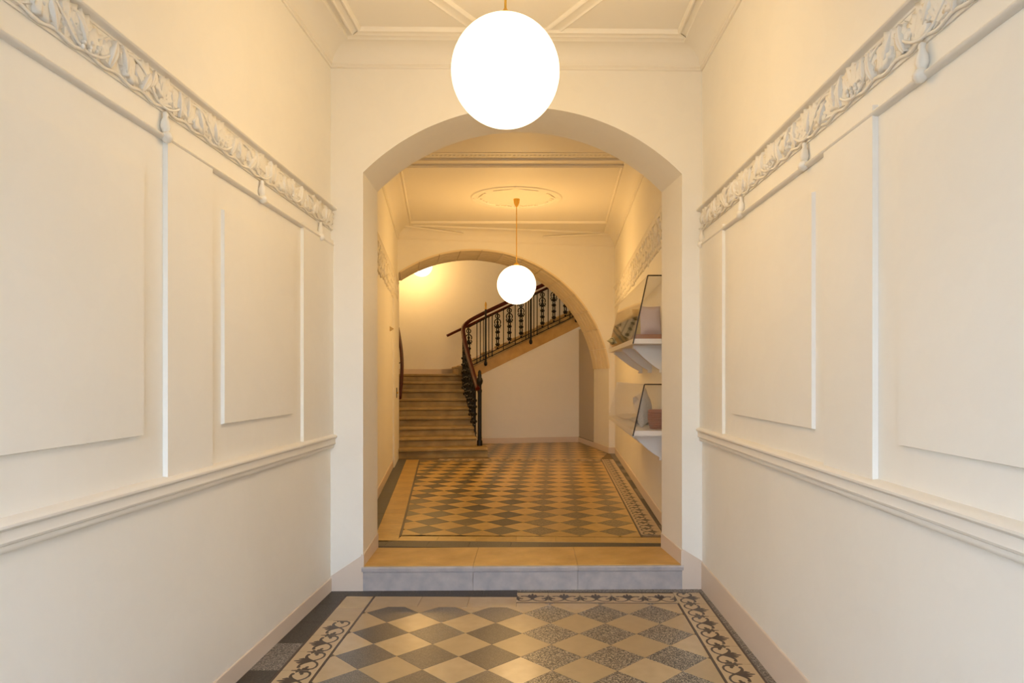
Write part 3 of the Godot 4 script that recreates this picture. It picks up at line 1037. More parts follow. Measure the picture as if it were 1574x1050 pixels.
	mb = MB.new()
	var rows: Array = []
	for ring in [[1.0, 0.0], [0.985, 0.012], [0.965, 0.015], [0.945, 0.010], [0.90, 0.008], [0.87, 0.012], [0.84, 0.010], [0.82, 0.0]]:
		var row: Array = []
		for i in 64:
			var w := TAU * i / 64
			row.append(c + Vector3(cos(w) * 0.56 * ring[0], -ring[1], sin(w) * 0.56 * ring[0] * 0.92))
		rows.append(row)
	mb.skin(rows, true)
	put("rosette_ring", mb, M.stucco, t)
	for q in [[0.0, 0.30], [PI / 2, 0.34], [PI, 0.30], [-PI / 2, 0.34]]:
		mb = MB.new()
		for s in [-1.0, 1.0]:
			var path: Array = []
			for i in 22:
				var w := float(i) / 21
				var rad := 0.49 - 0.05 * sin(w * PI) - 0.08 * maxf(0.0, w - 0.6)
				var an: float = q[0] + s * w * 0.62
				path.append(c + Vector3(cos(an) * rad, -0.008, sin(an) * rad * 0.92))
			mb.tube(path, 0.010, 6)
			for i in 3:
				var an: float = q[0] + s * (0.12 + i * 0.2)
				mb.ball(c + Vector3(cos(an) * 0.43, -0.004, sin(an) * 0.40), 0.020, 8, 0.5)
		mb.ball(c + Vector3(cos(q[0]) * 0.5, -0.004, sin(q[0]) * 0.47), 0.05, 10, 0.35)
		put("rosette_scroll", mb, M.stucco, t)

# ---------------------------------------------------------------- inner hall
func build_inner_hall() -> void:
	var top := 3.7
	var mb := MB.new()
	plan(mb, [Vector2(fxl(4.6), 4.6), Vector2(fxl(9.94), 9.94), Vector2(fxl(9.94) - 0.3, 9.94), Vector2(fxl(4.6) - 0.3, 4.6)], -0.1, top)
	var wl := put("wall_hall_left", mb, M.wall_paint)
	wl.set_meta("kind", "structure")
	mb = MB.new()
	plan(mb, [Vector2(fxl(8.86) - 0.02, 8.86), Vector2(fxl(8.86) + 0.022, 8.862), Vector2(fxl(9.93) + 0.022, 9.93), Vector2(fxl(9.94) - 0.02, 9.94)], UP_FLOOR, 2.40)
	put("pilaster", mb, M.wall_paint, wl)
	mb = MB.new()
	plan(mb, [Vector2(fxr(4.6), 4.6), Vector2(fxr(10.6), 10.6), Vector2(fxr(10.6) + 0.3, 10.6), Vector2(fxr(4.6) + 0.3, 4.6)], -0.1, top)
	var wr := put("wall_hall_right", mb, M.wall_paint)
	wr.set_meta("kind", "structure")
	mb = MB.new()
	plan(mb, [Vector2(fxr(4.74), 4.74), Vector2(fxr(7.2), 7.2), Vector2(fxr(7.2) - 0.012, 7.195), Vector2(fxr(4.74) - 0.012, 4.74)], UP_FLOOR, 2.38)
	put("wall_panel", mb, M.wall_paint, wr)
	# skirting of the inner hall
	var sk := [[-0.004, 0.0], [0.008, 0.0], [0.008, 0.092], [0.004, 0.096], [-0.004, 0.096]]
	var sb := struct_node("baseboard_hall")
	trim_run("skirting", sk, Vector2(fxl(4.74), 4.74), Vector2(fxl(8.85), 8.85), Vector2(1, 0.135).normalized(), UP_FLOOR, M.skirting_paint, sb)
	trim_run("skirting", sk, Vector2(fxr(4.74) - 0.012, 4.74), Vector2(fxr(10.43), 10.43), Vector2(-1, 0.0477).normalized(), UP_FLOOR, M.skirting_paint, sb)
	# friezes
	for side in 2:
		var t := struct_node("trim_%d" % (10 + side))
		var fx := func(z): return fxl(z) if side == 0 else fxr(z)
		var nrm := Vector2(1, 0.135).normalized() if side == 0 else Vector2(-1, 0.0477).normalized()
		var z1 := 9.88 if side == 0 else 10.42
		var y0 := 2.41
		var y1 := 2.70
		trim_run("crown_moulding", [[-0.004, -0.03], [0.012, -0.03], [0.018, -0.012], [0.03, 0.0], [0.026, 0.008], [-0.004, 0.010]], Vector2(fx.call(4.74), 4.74), Vector2(fx.call(z1), z1), nrm, y1, M.stucco, t)
		trim_run("lower_bar", half_round(0.018, 0.026, 6), Vector2(fx.call(4.74), 4.74), Vector2(fx.call(z1), z1), nrm, y0, M.stucco, t)
		var mm := MultiMesh.new()
		mm.transform_format = MultiMesh.TRANSFORM_3D
		mm.mesh = leaf_mesh(0)
		var spots: Array = []
		var r := RandomNumberGenerator.new()
		r.seed = 90 + side
		var N3 := Vector3(nrm.x, 0, -nrm.y)
		var X3 := Vector3.UP.cross(N3).normalized()
		var z := 4.85
		var i := 0
		while z < z1 - 0.06:
			for h in [0.05, 0.13, 0.21]:
				var w := deg_to_rad(r.randf_range(-60, 60) + (180.0 if i % 2 else 0.0))
				var sc := r.randf_range(0.075, 0.10)
				var yy := Vector3.UP * cos(w) + X3 * sin(w)
				spots.append(Transform3D(Basis(yy.cross(N3).normalized() * sc, yy * sc, N3 * sc * 0.8), P(fx.call(z) + nrm.x * 0.008, y0 + h, z)))
				i += 1
			z += 0.085
		mm.instance_count = spots.size()
		for k in spots.size():
			mm.set_instance_transform(k, spots[k])
		var mi := MultiMeshInstance3D.new()
		mi.name = "leaf_relief"
		mi.multimesh = mm
		t.add_child(mi, true)
		mi.set_meta("kind", "stuff")

# ---------------------------------------------------------------- stair hall
func stair_arch(u_shift := 0.0) -> Array:
	var o: Array = []
	var c := Vector2(1.19 + u_shift, 1.20)
	var r := 2.03
	o.append(Vector2(3.20, -0.1))
	var a0 := asin((1.45 - c.y) / r)
	var a1 := PI - acos((c.x - 0.012) / r)
	o.append_array(arc_pts(c.x, c.y, r, a0, a1, 48))
	o[1].x = 3.20
	o.append(Vector2(0.012, -0.1))
	return o

func build_stair_hall() -> void:
	var top := 4.5
	var thick := 0.86
	var mb := MB.new()
	var a: Array = []
	var b: Array = []
	for p in stair_arch():
		a.append(L(p.x, p.y, 0.0))
		b.append(L(p.x, p.y, thick))
	for q in [[-0.35, -0.1], [-0.35, top], [3.75, top], [3.75, -0.1]]:
		a.append(L(q[0], q[1], 0.0))
		b.append(L(q[0], q[1], thick))
	mb.loft(a, b, true, true)
	var wa := put("wall_far", mb, M.wall_paint)
	wa.set_meta("kind", "structure")
	# moulded archivolt lining the arch: three bands with a groove between, cut into blocks
	var t := struct_node("trim_12")
	var c := Vector2(1.19, 1.20)
	var n_blocks := 13
	var w0 := 0.13
	var w1 := 2.18
	for k in n_blocks:
		mb = MB.new()
		var pa := lerpf(w0, w1, float(k) / n_blocks) + 0.002
		var pb := lerpf(w0, w1, float(k + 1) / n_blocks) - 0.002
		for strip in [[-0.012, 0.14], [0.17, 0.30], [0.33, 0.46], [0.49, 0.62], [0.65, 0.86]]:
			var segs := 4
			for s in segs:
				var q0 := lerpf(pa, pb, float(s) / segs)
				var q1 := lerpf(pa, pb, float(s + 1) / segs)
				var f0: Array = []
				var f1: Array = []
				for e in [[2.04, strip[0]], [2.018, strip[0]], [2.012, strip[0] + 0.012], [2.012, strip[1] - 0.012], [2.018, strip[1]], [2.04, strip[1]]]:
					f0.append(L(minf(c.x + cos(q0) * e[0], 3.21), c.y + sin(q0) * e[0], e[1]))
					f1.append(L(minf(c.x + cos(q1) * e[0], 3.21), c.y + sin(q1) * e[0], e[1]))
				mb.loft(f0, f1)
		put("arch_block", mb, M.arch_stone, t)
	# right wall under the upper flight, with a flush grey door
	mb = MB.new()
	var right: Array = [L2(3.21, thick), L2(3.21, 3.3), L2(3.75, 3.3), L2(3.75, thick)]
	plan(mb, right, -0.1, 2.20)
	var wr := put("wall_stair_right", mb, M.wall_paint)
	wr.set_meta("kind", "structure")
	var door := struct_node("door_2")
	mb = MB.new()
	var da: Array = []
	var db: Array = []
	for q in [[thick + 0.01, UP_FLOOR + 0.10], [1.83, UP_FLOOR + 0.10], [1.83, 2.19], [thick + 0.01, 2.19]]:
		da.append(L(3.196, q[1], q[0]))
		db.append(L(3.22, q[1], q[0]))
	mb.loft(da, db)
	put("door_leaf", mb, M.door_grey, door)
	mb = MB.new()
	plan(mb, [L2(3.192, thick + 0.01), L2(3.192, 1.83), L2(3.215, 1.83), L2(3.215, thick + 0.01)], UP_FLOOR + 0.088, UP_FLOOR + 0.10)
	put("door_gap", mb, M.gap_dark, door)
	# wall below the upper flight
	mb = MB.new()
	a = []
	b = []
	var slope := RISE / 0.28
	var low := func(u): return 1.39 - 0.215 + (u - 1.02) * slope
	for q in [[1.12, -0.1], [3.22, -0.1], [3.22, low.call(3.22) + 0.03], [1.12, low.call(1.12) + 0.03]]:
		a.append(L(q[0], q[1], 1.862))
		b.append(L(q[0], q[1], 1.96))
	mb.loft(a, b)
	put("wall_under_stair", mb, M.wall_paint).set_meta("kind", "structure")
	# outer walls and ceiling of the stair hall
	mb = MB.new()
	plan(mb, [L2(-0.5, 3.25), L2(5.2, 3.25), L2(5.2, 3.5), L2(-0.5, 3.5)], -0.1, top)
	var wb := put("wall_stair_back", mb, M.wall_paint)
	wb.set_meta("kind", "structure")
	mb = MB.new()
	plan(mb, [L2(-0.12, thick - 0.02), L2(-0.12, 3.4), L2(-0.45, 3.4), L2(-0.45, thick - 0.02)], -0.1, top)
	put("wall_stair_left", mb, M.wall_paint).set_meta("kind", "structure")
	mb = MB.new()
	plan(mb, [L2(5.0, thick), L2(5.0, 3.4), L2(5.2, 3.4), L2(5.2, thick)], 1.6, top)
	plan(mb, [L2(3.6, thick - 0.1), L2(5.2, thick - 0.1), L2(5.2, thick), L2(3.6, thick)], 1.6, top)
	put("wall_stair_end", mb, M.wall_paint).set_meta("kind", "structure")
	mb = MB.new()
	plan(mb, [L2(-0.5, 0.3), L2(5.2, 0.3), L2(5.2, 3.5), L2(-0.5, 3.5)], top - 0.02, top + 0.2)
	put("ceiling", mb, M.stucco).set_meta("kind", "structure")
	# skirting
	var sb := struct_node("baseboard_stair")
	var sk := [[-0.004, 0.0], [0.010, 0.0], [0.010, 0.092], [0.005, 0.096], [-0.004, 0.096]]
	trim_run("skirting", sk, L2(1.16, 1.862), L2(3.2, 1.862), Vector2(sin(FA), -cos(FA)), UP_FLOOR, M.skirting_paint, sb)
	trim_run("skirting", sk, L2(3.20, 0.0), L2(3.20, 1.86), Vector2(-cos(FA), -sin(FA)), UP_FLOOR, M.skirting_paint, sb)
	trim_run("skirting", sk, L2(3.19, 0.0), L2(3.34, 0.0), Vector2(sin(FA), -cos(FA)), UP_FLOOR, M.skirting_paint, sb)
	trim_run("skirting", sk, L2(-0.12, 3.25), L2(1.02, 3.25), Vector2(sin(FA), -cos(FA)), 1.39, M.skirting_paint, sb)
	# sloping skirting along the back wall
	mb = MB.new()
	a = []
	b = []
	for q in [[0.95, 1.38], [3.6, 1.38 + 2.65 * slope], [3.6, 1.49 + 2.65 * slope], [1.00, 1.50], [0.80, 1.486], [0.80, 1.38]]:
		a.append(L(q[0], q[1], 3.24))
		b.append(L(q[0], q[1], 3.26))
	mb.loft(a, b)
	put("skirting", mb, M.skirting_paint, sb)
	# the staircase: nine steps, a landing, then the upper flight
	var st := struct_node("trim_13")
	st.name = "staircase"
	st.remove_meta("kind")
	tag(st, "worn stone staircase turning right at a landing, beyond the far arch", "stairs")
	for k in 9:
		var y := UP_FLOOR + RISE * (k + 1)
		var w := -0.115 + 0.275 * k
		if k == 0:
			w = -0.12
		var ur := 1.31 if k == 0 else 1.178 - 0.007 * k
		var ul := 0.014 if w < 0.8 else -0.118
		var w_end := w + 0.33 if k < 8 else 3.248
		mb = MB.new()
		var pr: Array = []
		for q in [[0.042, y - RISE - 0.002], [0.042, y - 0.050], [0.030, y - 0.044], [0.006, y - 0.040], [0.0, y - 0.034], [0.0, y - 0.010], [0.004, y - 0.003], [0.012, y], [w_end - w, y], [w_end - w, y - RISE - 0.002]]:
			pr.append([w + q[0], q[1]])
		a = []
		b = []
		for q in pr:
			a.append(L(ul, q[1], q[0]))
			b.append(L(ur, q[1], q[0]))
		mb.loft(a, b, true, false)
		put("step", mb, M.step_stone, st)
	# closed string beside the lower flight
	mb = MB.new()
	a = []
	b = []
	for q in [[0.2, UP_FLOOR], [1.86, UP_FLOOR], [1.86, 1.08], [1.70, 0.98], [0.2, 0.23]]:
		a.append(L(1.03, q[1], q[0]))
		b.append(L(1.11, q[1], q[0]))
	mb.loft(a, b)
	put("string", mb, M.step_stone, st)
	# upper flight
	for k in 12:
		var u := 1.02 + 0.28 * k
		var y := 1.39 + RISE * (k + 1)
		mb = MB.new()
		a = []
		b = []
		var lo := y - RISE - 0.215
		for q in [[u, lo + 0.20], [u, y - 0.042], [u - 0.018, y - 0.036], [u - 0.022, y - 0.012], [u - 0.014, y], [u + 0.28, y], [u + 0.28, y - 0.012]]:
			a.append(L(q[0], q[1], 1.822))
			b.append(L(q[0], q[1], 3.248))
		mb.loft(a, b)
		put("step", mb, M.step_stone, st)
	mb = MB.new()
	a = []
	b = []
	var pts: Array = [[1.10, low.call(1.10)], [4.4, low.call(4.4)], [4.4, low.call(4.4) + 0.20]]
	for k in range(11, -1, -1):
		var u := 1.02 + 0.28 * k
		pts.append([u + 0.005, 1.39 + RISE * k + 0.08])
		pts.append([u + 0.005, 1.39 + RISE * k - 0.04] if k else [u + 0.08, 1.37])
	for q in [[1.10, low.call(1.10)], [4.4, low.call(4.4)], [4.4, low.call(4.4) + 0.215], [1.12, low.call(1.12) + 0.215]]:
		a.append(L(q[0], q[1], 1.852))
		b.append(L(q[0], q[1], 3.248))
	mb.loft(a, b)
	put("string", mb, M.tread_stone, st)

# ---------------------------------------------------------------- railings
func ornate(mb: MB, foot: Vector3, head: Vector3, side: Vector3) -> void:
	# cast baluster: a ring, a larger ring with a palmette below it, then three pairs of bars bound by collars
	var up := (head - foot).normalized()
	var h := foot.distance_to(head)
	var front := side.cross(up).normalized()
	mb.torus(foot + up * h * 0.90, 0.037, 0.0095, side, up, 0, TAU, 14, 5)
	mb.torus(foot + up * h * 0.735, 0.053, 0.0105, side, up, -0.6, PI + 0.6, 14, 5)
	mb.ball(foot + up * h * 0.90, 0.018, 8)
	mb.ball(foot + up * h * 0.735, 0.024, 8, 1.3)
	for s in [-1.0, 1.0]:
		mb.torus(foot + up * h * 0.635 + side * 0.034 * s, 0.021, 0.0095, side * s, up, -2.4, 1.6, 9, 5)
		mb.tube([foot + up * h * 0.70, foot + up * h * 0.63 + side * 0.020 * s, foot + up * h * 0.565 + side * 0.052 * s], [0.012, 0.012, 0.004], 5)
		mb.tube([foot + up * h * 0.59 + side * 0.017 * s, foot + up * h * 0.06 + side * 0.017 * s], 0.0105, 5)
	mb.tube([foot + up * h * 0.98, foot + up * h * 0.60], 0.012, 6)
	for q in [0.60, 0.46, 0.29, 0.12]:
		mb.lathe([[0.014, -0.028], [0.036, -0.016], [0.043, 0.0], [0.036, 0.016], [0.014, 0.028]], foot + up * h * q, 8)
	mb.ball(foot + up * h * 0.02, 0.020, 8)

func build_railing() -> void:
	var rl := thing("stair_railing", "black wrought iron stair railing with cast ornaments and a brown wooden handrail", "railing")
	var mb: MB
	# handrail: up the lower flight, a tight bend, then up the upper flight
	var key := [[1.188, 1.150, 0.16], [1.186, 1.185, 0.22], [1.17, 1.33, 0.52], [1.15, 1.50, 0.82], [1.13, 1.68, 1.12], [1.11, 1.87, 1.40], [1.098, 2.03, 1.60], [1.098, 2.145, 1.745], [1.125, 2.225, 1.825], [1.19, 2.295, 1.862], [1.30, 2.365, 1.872], [1.508, 2.475, 1.872], [2.0, 2.715, 1.872], [2.515, 2.970, 1.872], [3.0, 3.21, 1.872], [3.8, 3.60, 1.872]]
	var cv := Curve3D.new()
	for i in key.size():
		var p := L(key[i][0], key[i][1], key[i][2])
		var q0 = key[maxi(i - 1, 0)]
		var q1 = key[mini(i + 1, key.size() - 1)]
		var tng := (L(q1[0], q1[1], q1[2]) - L(q0[0], q0[1], q0[2])).normalized()
		var l0 := p.distance_to(L(q0[0], q0[1], q0[2])) / 3.0
		var l1 := p.distance_to(L(q1[0], q1[1], q1[2])) / 3.0
		cv.add_point(p, -tng * l0, tng * l1)
	cv.bake_interval = 0.03
	var base: Array = []
	for p in cv.get_baked_points():
		base.append(p)
	mb = MB.new()
	var rows: Array = []
	for i in base.size():
		var t: Vector3 = (base[mini(i + 1, base.size() - 1)] - base[maxi(i - 1, 0)]).normalized()
		var flat := Vector3(t.x, 0, t.z).normalized()
		var sd := flat.cross(Vector3.UP).normalized()
		var upv := sd.cross(t).normalized()
		var row: Array = []
		for q in [[0.0, 0.036], [0.020, 0.033], [0.034, 0.020], [0.036, 0.004], [0.028, -0.010], [0.030, -0.022], [0.018, -0.030], [-0.018, -0.030], [-0.030, -0.022], [-0.028, -0.010], [-0.036, 0.004], [-0.034, 0.020], [-0.020, 0.033]]:
			row.append(base[i] + sd * q[0] * 1.05 + upv * q[1])
		rows.append(row)
	mb.skin(rows, true)
	mb.cap(rows[0], rows[0][0] - rows[1][0])
	mb.cap(rows[-1], rows[-1][0] - rows[-2][0])
	put("handrail", mb, M.rail_wood, rl)
	# newel at the foot
	var nb := L(1.222, UP_FLOOR + RISE, 0.20)
	mb = MB.new()
	mb.lathe([[0.042, 0.0], [0.042, 0.07], [0.032, 0.085], [0.030, 0.10], [0.034, 0.12], [0.030, 0.14], [0.030, 0.80], [0.036, 0.82], [0.036, 0.84], [0.028, 0.86], [0.028, 0.92], [0.044, 0.95], [0.050, 0.985], [0.040, 1.02], [0.026, 1.04], [0.030, 1.06], [0.024, 1.09], [0.026, 1.115], [0.016, 1.14], [0.002, 1.15]], nb, 12)
	put("newel_post", mb, M.iron, rl)
	# upper flight
	var sl := RISE / 0.285
	var foot := func(u: float, d: float) -> Vector3: return L(u, 1.568 + (u - 1.497) * sl + d, 1.802)
	var hr := func(u: float) -> float: return 2.47 + (u - 1.508) * 0.494 + (0.0 if u > 1.45 else -0.05 * (1.45 - u))
	for u in [1.50, 2.305, 3.14]:
		mb = MB.new()
		var p: Vector3 = foot.call(u, 0.0)
		var h: float = hr.call(u) + 0.03 - p.y
		mb.lathe([[0.004, -0.045], [0.026, -0.030], [0.030, 0.0], [0.026, 0.025], [0.017, 0.04], [0.019, 0.10], [0.024, 0.115], [0.018, 0.13], [0.016, 0.3], [0.016, h - 0.02], [0.021, h], [0.014, h + 0.03]], p, 10)
		var post := put("post", mb, M.iron, rl)
		mb = MB.new()
		mb.lathe([[0.014, 0.0], [0.018, 0.02], [0.012, 0.04], [0.016, 0.06], [0.018, 0.09], [0.012, 0.12], [0.002, 0.14]], p + Vector3(0, h + 0.02, 0), 10)
		put("finial", mb, M.brass, post)
	for d in [0.085, 0.155]:
		mb = MB.new()
		mb.tube([foot.call(1.16, d), foot.call(3.75, d)], 0.0085, 6)
		put("lower_bar", mb, M.iron, rl)
	mb = MB.new()
	mb.tube([L(1.19, hr.call(1.19) - 0.105, 1.84), L(1.5, hr.call(1.5) - 0.10, 1.84), L(3.75, hr.call(3.75) - 0.10, 1.84)], 0.010, 6)
	put("upper_bar", mb, M.iron, rl)
	var sidev := (L(2, 0, 0) - L(1, 0, 0)).normalized()
	for base_u in [1.50, 2.305, 3.14]:
		for q in [[0.055, 0], [0.115, 0], [0.21, 1], [0.315, 0], [0.42, 1], [0.525, 0], [0.63, 1], [0.715, 0], [0.765, 0]]:
			var u: float = base_u + q[0]
			if u > 3.75:
				continue
			var p: Vector3 = foot.call(u, 0.085)
			var h := Vector3(p.x, hr.call(u) - 0.10, p.z)
			mb = MB.new()
			if q[1]:
				ornate(mb, p + Vector3(0, 0.075, 0), h, sidev)
				put("ornate_baluster", mb, M.iron, rl)
			else:
				mb.tube([p, h], 0.009, 6)
				mb.ball(h, 0.018, 8)
				if absf(q[0] - 0.115) < 0.01:
					mb.ball(p, 0.018, 8)
					mb.ball(p + Vector3(0, 0.07, 0), 0.016, 8)
				put("baluster", mb, M.iron, rl)
	for q in [[1.20, 1], [1.345, 0], [1.405, 0], [1.46, 0]]:
		var p: Vector3 = foot.call(q[0], 0.085)
		var h := Vector3(p.x, hr.call(q[0]) - 0.10, p.z)
		mb = MB.new()
		if q[1]:
			ornate(mb, p + Vector3(0, 0.0, 0), h, sidev)
			put("ornate_baluster", mb, M.iron, rl)
		else:
			mb.tube([p, h], 0.009, 6)
			mb.ball(h, 0.018, 8)
			mb.ball(p + Vector3(0, 0.07 if q[0] > 1.4 else 0.0, 0), 0.018, 8)
			put("baluster", mb, M.iron, rl)
	# lower flight, seen almost end on
	var dv := (L(0, 0, 1) - L(0, 0, 0)).normalized()
	var lf := func(w: float) -> Vector3: return L(1.185 - 0.052 * w, UP_FLOOR + RISE * 1.0 + (w - 0.10) * 0.5, w)
	var lh := func(w: float) -> float: return 1.16 + (w - 0.18) * 0.575 - 0.05
	for i in 15:
		var w := 0.30 + i * 0.105
		var p: Vector3 = lf.call(w)
		p.y += 0.02
		var h := Vector3(p.x, lh.call(w), p.z)
		mb = MB.new()
		if i % 2 == 1:
			ornate(mb, p + Vector3(0, 0.10, 0), h, dv)
			put("ornate_baluster", mb, M.iron, rl)
		else:
			mb.tube([p, h], 0.0085, 6)
			mb.ball(p, 0.024, 8)
			mb.ball(h, 0.018, 8)
			put("baluster", mb, M.iron, rl)
	for d in [0.05, 0.11]:
		mb = MB.new()
		mb.tube([lf.call(0.24) + Vector3(0, d, 0), lf.call(1.78) + Vector3(0, d, 0)], 0.0085, 6)
		put("lower_bar", mb, M.iron, rl)
	# corner post
	mb = MB.new()
	var cp: Vector3 = L(1.112, 1.30, 1.80)
	mb.lathe([[0.004, -0.06], [0.032, -0.04], [0.036, 0.0], [0.026, 0.04], [0.020, 0.06], [0.020, 0.60], [0.026, 0.62], [0.018, 0.64], [0.018, 0.84]], cp, 10)
	put("post", mb, M.iron, rl)
	# wall handrails
	var h1 := thing("wall_handrail", "brown wooden handrail climbing the left wall beside the lower stone steps", "handrail")
	var path: Array = []
	for i in 13:
		var q := float(i) / 12
		var w := lerpf(0.92, 2.45, q)
		path.append(L(0.022 + 0.055 * sin(q * PI) - 0.05 * q, 1.0 + (w - 0.92) * 0.80, w))
	mb = MB.new()
	mb.tube(path, 0.030, 10)
	put("rail", mb, M.rail_wood, h1)
	for i in [2, 6, 10]:
		mb = MB.new()
		var p: Vector3 = path[i] - Vector3(0, 0.02, 0)
		var q2 := L(-0.125, p.y - 0.03, lerpf(0.92, 2.45, i / 12.0))
		mb.tube([p, p.lerp(q2, 0.5) - Vector3(0, 0.03, 0), q2], 0.009, 6)
		put("bracket", mb, M.iron, h1)
	var h2 := thing("wall_handrail", "dark wooden handrail on the back wall, seen behind the bend of the stair railing", "handrail")
	mb = MB.new()
	mb.tube([L(0.90, 2.128, 3.18), L(1.0, 2.178, 3.18), L(3.6, 3.45, 3.18)], 0.026, 10)
	put("rail", mb, M.rail_wood, h2)
	for u in [1.3, 2.3, 3.3]:
		mb = MB.new()
		var yy: float = 2.178 + (u - 1.0) * 0.489 - 0.02
		mb.tube([L(u, yy, 3.18), L(u, yy - 0.05, 3.20), L(u, yy - 0.05, 3.255)], 0.009, 6)
		put("bracket", mb, M.iron, h2)

# ---------------------------------------------------------------- lamps
func lamp(label: String, at: Vector3, radius: float, ceil_y: float, energy: float, opal: Material, canopy_drop: float) -> void:
	var t := thing("pendant_lamp", label, "lamp", at, "white globe pendant lamps")
	var mb := MB.new()
	var prof: Array = []
	for i in 33:
		var w := PI * i / 32 - PI / 2
		prof.append([maxf(cos(w) * radius, 0.0002), sin(w) * radius])
	mb.lathe(prof, Vector3.ZERO, 48)
	put("globe", mb, opal, t)
	mb = MB.new()
	mb.lathe([[0.034, radius - 0.012], [0.036, radius + 0.004], [0.030, radius + 0.020], [0.012, radius + 0.032], [0.006, radius + 0.045]], Vector3.ZERO, 16)
	put("cap", mb, M.brass, t)
	mb = MB.new()
	mb.tube([Vector3(0, radius + 0.03, 0), Vector3(0, ceil_y - at.y - 0.01, 0)], 0.0055, 8)
	put("cord", mb, M.brass, t)
	mb = MB.new()
	var cy := ceil_y - at.y
	mb.lathe([[0.006, cy - canopy_drop - 0.03], [0.020, cy - canopy_drop - 0.012], [0.034, cy - canopy_drop + 0.02], [0.040, cy - 0.004], [0.040, cy + 0.002]], Vector3.ZERO, 16)
	put("canopy", mb, M.brass, t)
	var o := OmniLight3D.new()
	o.name = "lamp_light"
	o.light_color = LAMP_COLOR if opal == M.opal_0 else LAMP_WARM
	o.light_energy = energy
	o.light_size = radius * 0.8
	o.omni_range = 14.0
	o.omni_attenuation = 2.0
	o.shadow_enabled = true
	t.add_child(o, true)

const LAMP_COLOR := Color(1.0, 0.825, 0.555)
const LAMP_WARM := Color(1.0, 0.775, 0.44)

# ---------------------------------------------------------------- display cases and what stands in them
func pillow(size: Vector3, m: Material, lumps := 0.0, sd := 1) -> MB:
	var mb := MB.new()
	var nz := FastNoiseLite.new()
	nz.seed = sd
	nz.frequency = 9.0
	for face in 2:
		var rows: Array = []
		var n := 14
		for j in n + 1:
			var row: Array = []
			for i in n + 1:
				var a := float(i) / n * 2 - 1
				var b := float(j) / n * 2 - 1
				var puff := pow(maxf(0.0, (1 - pow(absf(a), 2.6)) * (1 - pow(absf(b), 2.6))), 0.55)
				var x := a * size.x * 0.5 * (1.0 - 0.06 * (1 - b * b))
				var y := b * size.y * 0.5 * (1.0 - 0.06 * (1 - a * a))
				var z := puff * size.z * 0.5 * (1.0 + lumps * nz.get_noise_2d(a, b))
				row.append(Vector3(x, y, z if face == 0 else -z))
			rows.append(row)
		var part := MB.new()
		part.skin(rows, false)
		for i in range(0, part.v.size(), 3):
			var want := 1.0 if face == 0 else -1.0
			var nn: Array = []
			for k in 3:
				var q: Vector3 = part.n[i + k]
				nn.append(q if q.z * want >= 0 else -q)
			mb.tri(part.v[i], part.v[i + 1], part.v[i + 2], nn[0], nn[1], nn[2], part.uv[i], part.uv[i + 1], part.uv[i + 2])
	return mb

func display_case(label: String, y: float, glass_h: float, lean: float) -> void:
	var z0 := 5.10
	var z1 := 7.10
	var x0 := 0.772       # front edge at the near end
	var x1 := 0.818
	var th := 0.038
	var t := thing("display_case", label, "display case")
	var w0 := fxr(z0) - 0.012
	var w1 := fxr(z1) - 0.012
	var mb := MB.new()
	plan(mb, [Vector2(x0, z0), Vector2(w0, z0), Vector2(w1, z1), Vector2(x1, z1)], y - th, y)
	put("shelf", mb, M.shelf_white, t)
	for q in [0.14, 0.5, 0.86]:
		var z := lerpf(z0, z1, q)
		var wx := fxr(z) - 0.012
		var fxx := lerpf(x0, x1, q) + 0.03
		mb = MB.new()
		var a: Array = [P(wx, y - th, z - 0.028), P(fxx, y - th, z - 0.028), P(fxx, y - th - 0.025, z - 0.028)]
		for i in 9:
			var w := float(i) / 8
			a.append(P(lerpf(fxx + 0.015, wx - 0.035, 1.0 - cos(w * PI / 2)), y - th - 0.03 - 0.16 * sin(w * PI / 2) * w, z - 0.028))
		a.append(P(wx - 0.04, y - th - 0.215, z - 0.028))
		a.append(P(wx, y - th - 0.215, z - 0.028))
		var b: Array = []
		for p in a:
			b.append(p + Vector3(0, 0, -0.056))
		mb.loft(a, b, true, true)
		put("bracket", mb, M.shelf_white, t)
	# glass: two end panes, a leaning front, a top
	var yt := y + glass_h
	for e in [[x0 + 0.004, w0, z0 + 0.004], [x1 + 0.004, w1, z1 - 0.010]]:
		mb = MB.new()
		var a: Array = [P(e[0], y, e[2]), P(e[1], y, e[2]), P(e[1], yt, e[2]), P(e[0] + lean, yt, e[2])]
		var b: Array = []
		for p in a:
			b.append(p + Vector3(0, 0, -0.006))
		mb.loft(a, b)
		put("end_pane", mb, M.pane, t)
	mb = MB.new()
	var fa: Array = [P(x0, y, z0), P(x0 + lean, yt, z0), P(x1 + lean, yt, z1), P(x1, y, z1)]
	var fb: Array = []
	for p in fa:
		fb.append(p + Vector3(0.006, 0, 0))
	mb.loft(fa, fb)
	put("front_pane", mb, M.pane, t)
	mb = MB.new()
	plan(mb, [Vector2(x0 + lean, z0), Vector2(w0, z0), Vector2(w1, z1), Vector2(x1 + lean, z1)], yt, yt + 0.006)
	put("top_pane", mb, M.pane, t)
	mb = MB.new()
	mb.tube([P(x0 - 0.001, y - th, z0 - 0.002), P(x0 + lean, yt + 0.004, z0 - 0.002)], 0.0052, 6)
	mb.tube([P(x0 + lean, yt + 0.004, z0 - 0.002), P(w0, yt + 0.004, z0 - 0.002)], 0.0052, 6)
	put("edge_strip", mb, M.edge_brown, t)

func place(called: String, label: String, category: String, part: String, mb: MB, m: Material, at: Vector3, rot: Vector3) -> Node3D:
	var o := put(called, mb, m)
	o.position = at
	o.rotation_degrees = rot
	tag(o, label, category)
	return o

